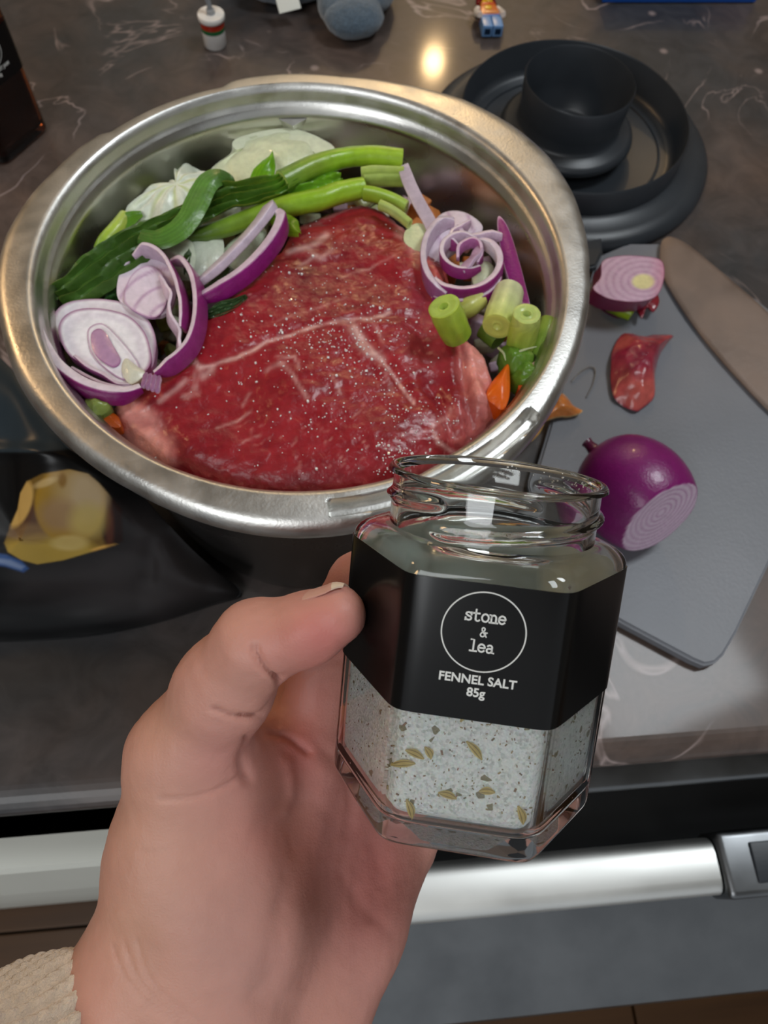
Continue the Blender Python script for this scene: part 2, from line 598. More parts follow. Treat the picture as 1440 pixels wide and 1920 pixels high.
# ---- cabinet carcass, white drawer on the left, steel oven front on the right
car = empty('base_cabinet', (0, 0.3, -0.9))
tag(car, 'white base cabinet under the worktop left of the steel oven', 'cabinet')
slab('body', (-1.28, -0.165, -0.895), (-0.04, 0.9, -0.0405), M_BLACKRUB, parent=car)
pd = extr('drawer_front', [(-0.1845, -0.056), (-0.1990, -0.056), (-0.2013, -0.060), (-0.2090, -0.135), (-0.2090, -0.30), (-0.1845, -0.30)][::-1], -1.27, -0.045, M_WHITELAC, car)
slab('door', (-1.27, -0.2090, -0.84), (-0.045, -0.1845, -0.305), M_WHITELAC, bev=0.001, parent=car)
slab('plinth', (-1.27, -0.14, -0.895), (-0.045, -0.12, -0.845), M_BLACKRUB, parent=car)

ov = empty('oven', (0.4, 0.2, -0.9))
tag(ov, 'stainless steel oven front with broad bright rail under the worktop', 'oven')
slab('body', (-0.035, -0.168, -0.895), (1.45, 0.6, -0.0405), M_BLACKRUB, parent=ov)
trim = extr('top_trim', [(-0.166, -0.0405), (-0.1850, -0.0405), (-0.1868, -0.0415), (-0.1876, -0.0440), (-0.1870, -0.0465), (-0.166, -0.050)][::-1], -0.03, 1.2, M_STEEL_DARK, ov, smooth=True)
rp = []
yc, zc, ry, rz = -0.2275, -0.082, 0.0145, 0.012
for k in range(28):
    a = 2 * math.pi * k / 28
    sx = math.copysign(abs(math.cos(a)) ** 0.6, math.cos(a))
    sz = math.copysign(abs(math.sin(a)) ** 0.6, math.sin(a))
    rp.append((yc + ry * sx, zc + rz * sz))
extr('gap_shade_face', [(-0.1675, -0.10), (-0.2350, -0.118), (-0.2390, -0.60), (-0.1675, -0.60)][::-1], -0.03, 1.2, M_BLACKRUB, ov)  # black sheet standing for the shade in the gap behind the rail
rail = extr('rail', rp, -0.03, 0.204, M_RAIL, ov, smooth=True)
rail['label'] = 'bright satin steel rail'
for xx in (0.02, 0.17):
    slab('rail_mount', (xx, -0.234, -0.125), (xx + 0.014, -0.222, -0.088), M_STEEL_DARK, parent=ov)
V, Fc = box((0.255, -0.2275, -0.080), (0.100, 0.034, 0.026), bev=0.004)
obj('end_block', V, Fc, M_STEEL_DARK, ov)
V, Fc = box((0.262, -0.2275, -0.0665), (0.080, 0.020, 0.002), bev=0.0008)
obj('badge', V, Fc, M_DARKPLASTIC, ov)
extr('sloped_panel', [(-0.2405, -0.104), (-0.2950, -0.135), (-0.2980, -0.150), (-0.2980, -0.60), (-0.240, -0.60), (-0.236, -0.108)][::-1], -0.03, 1.2, M_STEEL_DARK, ov)
V, Fc = lathe([(0.0, 0.003), (0.004, 0.003), (0.0055, 0.001), (0.0055, -0.001)], 24)
Rk = np.array([[1, 0, 0], [0, 0.87, -0.49], [0, 0.49, 0.87]])
obj('knob_stud', V @ Rk.T + atd(748, 1866, 0.525), Fc, M_STEEL_DARK, ov)

# ================================================================== mixing bowl
TH_O = np.array([355.5-360, 6.8, 17.1, 27.6, 39.1, 51.2, 64.4, 79.0, 92.7, 101.4, 104.9, 107.6, 115, 123, 131.7, 136.6, 138.6, 143.9, 152.5, 159.4, 170.7, 182.8, 193.1, 203.3, 212.2, 221.9, 236.8, 245.3, 253, 260.2, 267, 273.9, 279.4, 290, 306.6, 315.1, 327.5, 340.1, 355.5])
R_O = np.array([113.2, 116.5, 119.6, 121.5, 121.8, 120.2, 114.9, 110.8, 111.2, 110.6, 109.6, 106.2, 106.8, 107.2, 107.4, 107.7, 110.4, 111.7, 112.4, 114, 115.4, 114.8, 113.8, 113.8, 113.1, 112.3, 112, 112.8, 113.9, 114.6, 115, 114.9, 114.4, 114.2, 113.6, 112.3, 110.6, 110.9, 113.2])
def r_out(th):
    return (np.interp((th + 4.5) % 360 - 4.5, TH_O, R_O) + 1.0 + 1.3 * np.clip(np.minimum((th % 360 - 10) / 20, (200 - th % 360) / 20), 0, 1)) / 1000.0
bowl = empty('mixing_bowl', (0, 0, 0.0))
tag(bowl, 'stainless steel mixing bowl with broad rolled rim full of meat and onions', 'bowl')
NA = 720
rows = []
for k in range(NA):
    th = 360.0 * k / NA
    ro = float(r_out(th))
    pr = [(0.0, 0.006), (0.05, 0.006), (0.078, 0.008), (0.084, 0.016), (0.088, 0.05), (0.0935, 0.09), (0.0965, 0.120), (0.0972, 0.1360), (0.0977, 0.1390),
          (0.0986, 0.1398), (0.0990, 0.1415), (0.1000, 0.1421), (0.1006, 0.1440), (0.1009, 0.1468), (0.1015, 0.1486), (0.1026, 0.1496)]
    inner = 0.1026
    for q in np.linspace(0.07, 1.0, 20):
        r = inner + (ro - inner) * q
        wdt = (ro - inner)
        fall = max(0.0, (q - 0.62) / 0.38)
        z = 0.1500 - 0.0014 * q * q - 0.0040 * (1 - math.sqrt(max(0.0, 1 - fall ** 2)))
        # long pressed groove at the front right
        if 272 < th < 317:
            c = 0.1088
            s_ = math.radians(317 - th) * c
            w_ = 0.0025 * math.sqrt(max(1e-4, 1 - max(0.0, 1 - s_ / 0.0030) ** 2))
            z -= 0.0050 * math.exp(-((r - c) / w_) ** 6)
        pr.append((r, z))
    pr += [(ro + 0.0003, 0.1430), (ro - 0.0005, 0.1412), (ro - 0.0025, 0.1402), (0.1030, 0.1405), (0.1000, 0.135), (0.0990, 0.12), (0.0955, 0.09), (0.090, 0.05), (0.086, 0.016), (0.083, 0.004), (0.078, 0.0), (0.04, 0.0), (0.0, 0.0)]
    a = math.radians(th)
    rows.append([(r * math.cos(a), r * math.sin(a), z) for r, z in pr])
rows = np.array(rows)
npf = rows.shape[1]
F_in = [f[::-1] for f in grid_faces(NA, 12, cu=True)]
V = rows.reshape(-1, 3)
allF = grid_faces(NA, npf, cu=True)
fm = []
for i in range(NA):
    for j in range(npf - 1):
        fm.append(0 if j < 10 else (1 if j < 16 + 20 + 3 else 2))
shell = obj('shell', V, [f[::-1] for f in allF], None, bowl, mats=[M_STEEL_IN, M_STEEL, M_STEEL_OUT], fmat=fm)
# pressed triangular mark on the far inner wall
mk = at(548, 214, 0.1330)
mk = mk * np.array([1, 1, 1]); rr = np.hypot(mk[0], mk[1]); mk[:2] *= 0.0966 / rr
V = np.array([mk + [-0.0065, 0, 0.004], mk + [0.0065, 0, 0.004], mk + [0, 0.0, -0.008], mk + [0.0, -0.0035, 0.0030]])
obj('level_mark', V, [(0, 3, 1), (0, 2, 3), (1, 3, 2), (0, 1, 2)], M_STEEL, bowl, smooth=False)
# ================================================================== food builders
def P3(pts, z=None):
    return np.array([at(p[0], p[1], p[2] if len(p) > 2 else z) for p in pts])

def rounded_rect(w, t, n=3, r=0.35):
    """profile in (a along width, b along normal); returns list and side ids: 0 +b face,1 -b face,2 edges"""
    hw, ht = w / 2, t / 2
    rr = min(hw, ht) * r
    out = []
    for cx, cy, a0 in ((hw - rr, ht - rr, 0), (-hw + rr, ht - rr, 90), (-hw + rr, -ht + rr, 180), (hw - rr, -ht + rr, 270)):
        for k in range(n):
            a = math.radians(a0 + 90 * k / (n - 1))
            out.append((cx + rr * math.cos(a), cy + rr * math.sin(a)))
    return out

def ribbon(name, pts, w, t, W=(0, 0, 1), n=40, cpos=(200, 180, 190), cneg=None, cw=None, taper=(0.5, 0.5), z=None, m=None,
           label=None, cat=None, group=None, parent=None, wig=0.0, closed=False, seed=0, wts=None, skinlim=0.1):
    """strip of onion or leaf. cpos: colour of the side facing +N, cneg: the other side, cw: cut faces"""
    P = smooth_path(P3(pts, z), n, closed)
    s = np.linspace(0, 1, n)
    sw = np.ones(n)
    if not closed:
        e = 0.16
        sw = np.minimum(1, np.minimum(taper[0] + (1 - taper[0]) * s / e, taper[1] + (1 - taper[1]) * (1 - s) / e))
    if wts is not None:
        sw = sw * np.interp(s, np.linspace(0, 1, len(wts)), wts)
    if wig:
        P = P + wig * np.stack([noise(P, 180, seed), noise(P, 180, seed + 5), noise(P, 180, seed + 9)], 1)
    pr = rounded_rect(w, t)
    V, Fc = sweep(P, W, pr, sw, 0.55 + 0.45 * sw, closed)
    cneg = cpos if cneg is None else cneg
    cw = cneg if cw is None else cw
    pc = []
    for a, b in pr:
        if b > t / 2 * 0.6 and abs(a) < w / 2 * 0.98: pc.append(lin(cpos))
        elif b < -t / 2 * 0.6 and abs(a) < w / 2 * 0.98: pc.append(lin(cneg))
        else: pc.append(lin(cw))
    # every profile point belongs to one of the faces; corners take the cut colour
    col = np.tile(np.array(pc), (n, 1))
    col[:, :3] *= (1 + 0.10 * fbm(V, 300, 2, seed))[:, None]
    o = obj(name, V, Fc, m or M_ONION, parent, col=col)
    if label: tag(o, label, cat, group)
    return o

def tube(name, pts, radii, cols, n=40, k=16, flat=None, W=(0, 0, 1), z=None, m=None, label=None, cat=None, group=None, parent=None,
         ridges=0.0, wig=0.0, seed=0, endcol=None, hollow=0.0, cut=None, nrid=7):
    P = smooth_path(P3(pts, z), n)
    if wig:
        P = P + wig * np.stack([noise(P, 120, seed), noise(P, 120, seed + 5), noise(P, 120, seed + 9)], 1)
    s = np.linspace(0, 1, n)
    R = np.interp(s, np.linspace(0, 1, len(radii)), radii)
    Fl = np.ones(n) if flat is None else np.interp(s, np.linspace(0, 1, len(flat)), flat)
    prof = [(math.cos(2 * math.pi * j / k), math.sin(2 * math.pi * j / k)) for j in range(k)]
    V, Fc = sweep(P, W, prof, R, R * Fl)
    if ridges:
        ang = np.tile(np.arange(k) / k * 2 * math.pi, n)
        ss = np.repeat(s, k)
        ctr = np.repeat(P, k, 0)
        dirv = V - ctr
        V = ctr + dirv * (1 + ridges * (np.sin(ang * nrid + 5 * ss + 3 * noise(ctr, 60, seed)) * 0.6 + 0.8 * noise(V, 260, seed)))[:, None]
    Cc = np.array([lin(c) for c in cols])
    sc = np.interp(s, np.linspace(0, 1, len(cols)), np.arange(len(cols)))
    i0 = np.minimum(sc.astype(int), len(cols) - 1)
    i1 = np.minimum(i0 + 1, len(cols) - 1)
    f = (sc - i0)[:, None]
    cc = Cc[i0] * (1 - f) + Cc[i1] * f
    col = np.repeat(cc, k, 0)
    ang = np.tile(np.arange(k), n)
    col[:, :3] *= (1 + 0.10 * np.sin(ang * 2.4 + seed))[:, None] * (1 + 0.10 * noise(V, 200, seed))[:, None]
    V = V.copy()
    if endcol is not None:                      # cut ends: pale core rings with a small hollow
        Fc = Fc[:-2]
        extra = []
        ecol = []
        T = norm(np.gradient(P, axis=0))
        base = len(V)
        nf = []
        for e, (ring0, ctr, td) in enumerate(((0, P[0], -T[0]), ((n - 1) * k, P[-1], T[-1]))):
            rim = V[ring0:ring0 + k]
            prev = list(range(ring0, ring0 + k))
            for q, (sc_, dp, cmix) in enumerate(((0.86, 0.0002, 0.0), (0.70, 0.0002, 0.5), (0.45, -0.0004, 0.2), (0.30, 0.0, 1.0), (0.12, -0.001 - hollow, 0.6))):
                st = base + len(extra)
                for j in range(k):
                    extra.append(ctr + (rim[j] - ctr) * sc_ + td * dp)
                    c0, c1 = lin(endcol), col[ring0]
                    ecol.append(c0 * (1 - 0.45 * cmix) + c1 * 0.45 * cmix)
                cur = list(range(st, st + k))
                for j in range(k):
                    qd = (prev[j], prev[(j + 1) % k], cur[(j + 1) % k], cur[j])
                    nf.append(qd if e == 0 else qd[::-1])
                prev = cur
            nf.append(tuple(prev) if e == 0 else tuple(prev[::-1]))
        V = np.vstack([V, np.array(extra)])
        col = np.vstack([col, np.array(ecol)])
        Fc = Fc + nf
    o = obj(name, V, Fc, m or M_VEG, parent, col=col)
    if label: tag(o, label, cat, group)
    return o

def petal(name, poly, thick, dome=0.0, cfun=None, cbase=(220, 210, 215), cside=None, cback=None, n=64, rings=12, z=None, m=None, label=None, cat=None,
          group=None, parent=None, rough=0.0, rscale=150, seed=0, centre=None, zf=None, closed_edge=0.5, power=2.0, up=None, cutfun=None):
    """closed leaf/slice shaped body from a traced outline; dome lifts (or sinks) the middle. cfun(t,ang,P)->colour rows"""
    B = smooth_path(P3(poly, z), n, True)
    c = B.mean(0) if centre is None else at(*centre)
    if up is None:
        # mean normal of the outline
        nn = np.zeros(3)
        for a, b in zip(B, np.roll(B, -1, 0)):
            nn += np.cross(a - c, b - c)
        up = norm(nn)
        if up[2] < 0: up = -up
    up = np.asarray(up, float)
    top = []
    ts = np.linspace(1, 0, rings + 1)[:-1]
    for t in ts:
        top.append(c + (B - c) * t + up * dome * (1 - t ** power))
    top = np.array(top)                                     # rings,n,3
    Vt = top.reshape(-1, 3)
    apex = c + up * dome
    if rough:
        Vt = Vt + up * (rough * fbm(Vt, rscale, 3, seed))[:, None]
    tt = np.repeat(ts, n)
    ang = np.tile(np.linspace(0, 2 * math.pi, n, endpoint=False), rings)
    if cutfun is not None:
        Vt = Vt + up * cutfun(tt, ang, Vt)[:, None]
    Vb = Vt - up * thick
    # round the edge a little
    Vb[:n] = Vb[:n] + (c - B) * 0.04 * closed_edge
    V = np.vstack([Vt, apex[None], Vb, (apex - up * thick)[None]])
    nt_ = rings * n
    Fc = []
    for i in range(rings - 1):
        for j in range(n):
            Fc.append((i * n + j, i * n + (j + 1) % n, (i + 1) * n + (j + 1) % n, (i + 1) * n + j))
    for j in range(n):
        Fc.append(((rings - 1) * n + j, (rings - 1) * n + (j + 1) % n, nt_))
    o2 = nt_ + 1
    back = [tuple(i + o2 for i in f[::-1]) for f in Fc]
    side = [(j, j + o2, (j + 1) % n + o2, (j + 1) % n) for j in range(n)]
    Fc = Fc + back + side
    if cfun is not None:
        ct = np.asarray(cfun(tt, ang, Vt))
    else:
        ct = np.tile(lin(cbase), (len(tt), 1))
    ct = ct.copy()
    if cside is not None:
        ct[:n] = lin(cside)
    cb = np.tile(lin(cback if cback is not None else (cside or cbase)), (len(tt), 1))
    col = np.vstack([ct, ct[-1][None], cb, cb[-1][None]])
    col[:, :3] *= (1 + 0.06 * fbm(V, 250, 2, seed + 3))[:, None]
    o = obj(name, V, Fc, m or M_ONION, parent, col=col)
    if label: tag(o, label, cat, group)
    return o

# ================================================================== the joint of meat
MP = [(545,398),(615,366),(692,350),(745,384),(780,418),(816,454),(842,496),(850,540),(868,592),(888,640),(912,672),(928,712),(938,752),(930,800),(900,850),(820,915),(720,950),(600,965),(480,955),(380,930),(300,895),(235,850),(200,792),(205,742),(246,702),(300,672),(345,610),(395,560),(455,505),(520,452)]
mp = smooth_path(P3(MP, 0.136), 160, True)[:, :2]
rr = np.hypot(mp[:, 0], mp[:, 1])
mp *= np.minimum(1, 0.0955 / rr)[:, None]
h = 0.00105
gx = np.arange(-0.098, 0.098, h); gy = np.arange(-0.100, 0.075, h); gz = np.arange(0.082, 0.150, h)
X2, Y2 = np.meshgrid(gx, gy, indexing='ij')
p2 = np.stack([X2.ravel(), Y2.ravel()], 1)
d2 = seg_dist2d(p2, np.vstack([mp, mp[:1]]))
d2 = np.where(inside2d(p2, mp), -d2, d2)
ctr2 = at(600, 690, 0.138)[:2]
rel = (p2 - ctr2)
top = 0.1405 - 0.9 * (rel[:, 0] ** 2) - 1.1 * (rel[:, 1] ** 2)
p3 = np.stack([p2[:, 0], p2[:, 1], np.zeros(len(p2))], 1)
top += 0.0016 * fbm(p3, 38, 2, 3)
def groove(poly, w, dep, z=0.138):
    q = P3(poly, z)[:, :2]
    global top
    top -= dep * np.exp(-(seg_dist2d(p2, q) / w) ** 2)
groove([(770,480),(800,560),(800,640),(830,720)], 0.005, 0.0022)
groove([(540,470),(600,500),(640,480)], 0.004, 0.0010)
groove([(342,650),(372,690),(440,672),(560,622),(700,598),(780,590)], 0.0022, 0.0010)
groove([(660,612),(700,660),(740,700),(775,755)], 0.0020, 0.0012)
groove([(250,760),(300,800),(335,850),(345,900)], 0.0030, 0.0024)
groove([(800,715),(835,760),(855,820),(830,860)], 0.0028, 0.0036)
groove([(862,640),(868,700),(880,760),(890,800)], 0.0022, 0.0034)
groove([(895,660),(900,700),(915,740)], 0.0016, 0.0020)
top += 0.0045 * np.exp(-(seg_dist2d(p2, P3([(905,650),(915,700),(905,740)], 0.138)[:, :2]) / 0.006) ** 2)
top += 0.0040 * np.exp(-(seg_dist2d(p2, P3([(815,510),(770,500)], 0.138)[:, :2]) / 0.010) ** 2)
Z3 = gz[None, :]
dz = (Z3 - top[:, None])
dd = d2[:, None] + 0.0 * Z3
kk = 0.012
Fm = np.maximum(dd, dz)
hh = np.clip(0.5 + 0.5 * (dd - dz) / kk, 0, 1)
Fm = dz * (1 - hh) + dd * hh + kk * hh * (1 - hh)
Fm = np.maximum(Fm, 0.085 - Z3)
rg_ = np.hypot(p2[:, 0], p2[:, 1])[:, None]
Fm = np.maximum(Fm, rg_ - np.interp(gz, [0.08, .09, .12, .136, 0.16], [.0910, .0925, .0955, .0962, .0962])[None, :])
Fm = Fm.reshape(len(gx), len(gy), len(gz))
V, Q = surface_nets(Fm, np.array([gx[0], gy[0], gz[0]]), h)
N = vnormals(V, Q)
V = V + N * (0.00045 * fbm(V * np.array([1, 1.6, 1]), 170, 3, 11) + 0.00018 * fbm(V, 600, 2, 15))[:, None]
px = to_px(V)
base = lin((150, 26, 38)); dark = lin((116, 16, 30)); lite = lin((178, 52, 58)); fat = lin((226, 160, 150)); fat2 = lin((232, 186, 178))
n1 = np.clip(0.5 + 0.55 * fbm(V, 28, 3, 21), 0, 1)[:, None]
n2 = np.clip(0.5 + 0.7 * fbm(V * np.array([1, 2.6, 1]), 120, 3, 25), 0, 1)[:, None]
col = dark * (1 - n1) + base * n1
col = col * (1 - 0.38 * n2) + lite * 0.38 * n2
# fine marbling streaks
st = np.abs(fbm(V * np.array([1.0, 1.5, 1]), 75, 3, 31))
gate = np.clip(fbm(V, 40, 2, 35) * 1.6, 0, 1)
w = (np.clip(1 - st / 0.035, 0, 1) * gate * 0.45)[:, None]
col = col * (1 - w) + fat * w
VEINS = [([(338,640),(352,668),(374,690),(400,686),(440,672),(500,642),(560,622),(620,604),(700,596),(730,585)], 3.2, .85),
         ([(345,600),(352,640),(374,690)], 2.5, .55), ([(372,690),(380,705),(395,692)], 7, .7),
         ([(662,610),(690,650),(712,672),(735,700),(760,738),(775,757)], 3.4, .9), ([(662,612),(676,640),(700,662),(716,672)], 9, .75),
         ([(300,752),(330,733),(350,715)], 5, .6), ([(345,745),(360,740),(366,725)], 4, .5),
         ([(540,470),(580,462),(600,450),(612,440)], 6, .6), ([(578,465),(600,486),(620,470)], 5, .5), ([(560,500),(590,480)], 4, .4),
         ([(405,802),(440,790),(470,772)], 2.5, .5), ([(525,680),(545,700),(558,720),(575,745)], 4, .6), ([(500,692),(530,680)], 4, .5),
         ([(520,670),(550,668),(560,690)], 3, .6), ([(700,600),(712,625),(716,650)], 3, .5), ([(455,830),(490,815)], 2, .4),
         ([(812,800),(822,832),(850,848),(858,852)], 4, .9), ([(812,800),(838,782),(845,765)], 3, .6), ([(365,700),(372,740),(350,750)], 3, .4),
         ([(720,700),(735,735)], 4, .4), ([(640,520),(690,505),(740,480)], 2.5, .35), ([(455,760),(470,735)], 3, .4), ([(310,700),(325,690)], 4, .5),
         ([(520,600),(580,585),(650,560)], 2, .3), ([(620,700),(640,740)], 2.5, .45)]
wob = np.stack([fbm(V, 150, 2, 41), fbm(V, 150, 2, 43)], 1) * 3.0
for pl_, ww, am in VEINS:
    d = seg_dist2d(px + wob, pl_)
    w = (am * np.exp(-(d / ww) ** 2) * (0.75 + 0.5 * noise(V, 300, 51)).clip(0, 1.2))[:, None].clip(0, 1)
    col = col * (1 - w) + fat2 * w
def blob(poly, soft, am, cc):
    global col
    d = seg_dist2d(px + wob * 2, poly + [poly[0]])
    ins = inside2d(px + wob * 2, poly)
    w = np.where(ins, np.minimum(1, 0.55 + d / soft), np.exp(-(d / (soft * 0.5)) ** 2) * 0.55) * am
    w = (w * np.clip(0.85 + 0.5 * fbm(V, 110, 3, 61), 0, 1.1))[:, None].clip(0, 1)
    col = col * (1 - w) + lin(cc) * w
blob([(205,765),(240,748),(285,778),(318,826),(322,895),(290,915),(200,850)], 22, 1.0, (236,160,148))
blob([(868,640),(905,632),(930,675),(945,730),(935,790),(905,800),(880,740),(862,690)], 20, 1.0, (232,150,142))
blob([(812,800),(850,760),(890,770),(930,775),(925,815),(880,850)], 18, .55, (214,126,122))
blob([(735,405),(765,438),(790,478),(778,482),(745,440)], 12, .75, (224,158,150))
blob([(770,488),(800,480),(838,515),(842,540),(825,545),(800,515)], 14, .65, (214,104,94))
blob([(770,540),(830,560),(850,640),(810,720),(770,660)], 40, .25, (176,84,96))
meat = obj('meat_joint', V, Q, M_MEAT, None, col=col)
tag(meat, 'large raw red joint of meat sprinkled with salt in the steel bowl', 'meat')
bvh_m = BVHTree.FromPolygons(V.tolist(), Q.tolist())
def hit(px_, py_):
    r = ray(px_, py_)
    r = r / np.linalg.norm(r)
    l, n, i, d = bvh_m.ray_cast(Vector(CAM), Vector(r))
    return (np.array(l), np.array(n)) if l is not None else (None, None)

# ---- salt grains strewn over the meat (nobody could count them)
CL = [(600,640,70,34,190), (690,660,50,40,120), (560,600,60,20,40), (700,720,60,30,80), (600,780,22,16,40), (760,770,30,20,45), (720,855,14,22,60), (780,800,40,30,60),
      (560,600,120,60,110), (650,720,130,70,150), (600,560,140,50,90), (620,440,70,40,70), (740,500,50,50,40), (740,590,40,30,50), (860,770,40,40,40), (480,740,90,60,40), (600,860,160,25,40), (745,845,10,10,25)]
V_all = []; F_all = []
for cx, cy, sx, sy, n in CL:
    for _ in range(int(n * 0.6)):
        x = cx + rng.normal() * sx; y = cy + rng.normal() * sy * 1.0
        l, nn = hit(x, y)
        if l is None or nn[2] < 0.1: continue
        sz = rng.uniform(0.00022, 0.00050) * (1.7 if rng.random() < 0.10 else 1)
        R = np.array(Matrix.Rotation(rng.uniform(0, 6.28), 3, Vector(norm(rng.normal(size=3)))))
        v, f = box(l + nn * sz * 0.3, (sz, sz * rng.uniform(.7, 1.3), sz * rng.uniform(.6, 1)), R)
        V_all.append(v); F_all.append(f)
V, Fc = join(list(zip(V_all, F_all)))
so = obj('salt_grains', V, Fc, M_SALT, None, smooth=False)
tag(so, 'white coarse salt grains scattered over the top of the red meat', 'salt', kind='stuff')

# ---- chopped vegetables under what can be seen, plus edge pieces added for reflections
bp = []; bf = []; bc = []; off = 0
mouter = np.vstack([mp, mp[:1]])
for k in range(420):
    a = rng.uniform(0, 2 * math.pi)
    refl_edge = k > 200  # raised pieces near the wall, added to give the steel pale reflections
    r = rng.uniform(0.055, 0.088) if refl_edge else 0.084 * math.sqrt(rng.random())
    q2 = np.array([[r * math.cos(a), r * math.sin(a)]])
    dm = seg_dist2d(q2, mouter)[0] * (-1 if inside2d(q2, mp)[0] else 1)
    sz = rng.uniform(0.006, 0.012)
    zz = rng.uniform(0.108, 0.1215) if refl_edge else rng.uniform(0.02, 0.110)
    if dm < 0.008: zz = min(zz, 0.074)
    R = np.array(Matrix.Rotation(rng.uniform(0, 6.28), 3, Vector(norm(rng.normal(size=3)))))
    v, f = box((r * math.cos(a), r * math.sin(a), zz), (sz, sz * rng.uniform(.5, 1.4), sz * 0.6), R, bev=0.0012)
    rv = np.hypot(v[:, 0], v[:, 1]); lim_ = np.interp(v[:, 2], [0, .016, .05, .09, .12, .136], [.076, .082, .086, .0915, .0945, .0955])
    v[:, :2] *= np.minimum(1, lim_ / rv)[:, None]
    bp.append(v); bf += [tuple(i + off for i in q) for q in f]; off += len(v)
    pal = [(206, 204, 176), (188, 196, 140), (204, 176, 194), (186, 160, 176), (198, 120, 60)] if not refl_edge or r * math.cos(a) > 0.01 else [(214, 218, 186), (176, 192, 110), (206, 210, 180), (140, 168, 80)]
    bc.append(np.tile(lin(pal[rng.integers(0, len(pal))]), (len(v), 1)))
bed = obj('chopped_vegetables', np.vstack(bp), bf, M_VEG, None, col=np.vstack(bc))
tag(bed, 'bed of chopped carrot, celery and onion under the meat with pieces added by the wall for reflections', 'vegetables', kind='stuff')

# ================================================================== white onion and pale pieces at the far side
def white_c(t, a, P):
    px_ = to_px(P)
    c = np.tile(lin((222, 226, 190)), (len(t), 1))
    band = np.abs(np.sin(t * 17 + 0.5 * np.sin(a * 3)))[:, None]
    return c * (1 - 0.16 * band) + lin((196, 204, 150)) * 0.16 * band
petal('white_onion_chunk', [(392,322),(432,288),(440,262),(490,246),(545,241),(595,256),(628,282),(600,320),(540,345),(470,372),(420,372)], 0.006, 0.006, white_c, cside=(232,234,208), n=80, z=0.1300,
      label='large pale white onion segment standing highest against the far bowl wall', cat='onion', seed=2, rough=0.0006,
      cutfun=lambda t, a, P: -0.0012 * ((np.abs(t - 0.72) < 0.05)))
petal('onion_layer', [(440,262),(490,246),(545,241),(595,256),(628,282),(600,290),(545,262),(490,264),(445,280)], 0.003, 0.001, cbase=(224,228,198), z=0.1330, n=60,
      label='thin pale onion layer curving over the top of the white onion segment', cat='onion', seed=4)
def cab_c(t, a, P):
    c = np.tile(lin((226, 232, 214)), (len(t), 1))
    w = (np.clip(np.sin(a * 9 + 2 * t), 0, 1) ** 4 * (1 - t) * 1.2).clip(0, .7)[:, None]
    return c * (1 - w) + lin((196, 206, 130)) * w
petal('white_onion_half', [(232,402),(255,375),(300,352),(326,345),(330,318),(352,310),(395,322),(432,338),(450,380),(410,420),(350,450),(290,440),(250,420)], 0.010, 0.009, cab_c, cside=(220,226,206), n=96, rings=16, z=0.1300,
      label='crumpled white onion half behind the dark green leaf', cat='onion', seed=5, rough=0.0016, rscale=90,
      cutfun=lambda t, a, P: 0.0016 * np.sin(a * 11) * t * (t < 0.98))
petal('white_onion_piece', [(250,470),(275,448),(330,440),(360,452),(365,500),(330,500),(290,490),(262,478)], 0.007, 0.005, cbase=(222,228,206), z=0.1335,
      label='white onion piece between the dark leaf and the sliced red onion', cat='onion', seed=7, rough=0.0008)
petal('white_onion_piece', [(356,452),(385,440),(415,444),(418,480),(392,508),(366,520),(352,490)], 0.005, 0.002, cbase=(212,218,200), z=0.1320,
      label='rounded white onion piece above the two long red onion strips', cat='onion', seed=8, rough=0.0006)
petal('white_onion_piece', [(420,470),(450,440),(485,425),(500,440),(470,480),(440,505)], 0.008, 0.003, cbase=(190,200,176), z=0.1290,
      label='shaded white onion piece half hidden behind the upper red onion strip', cat='onion', seed=9)

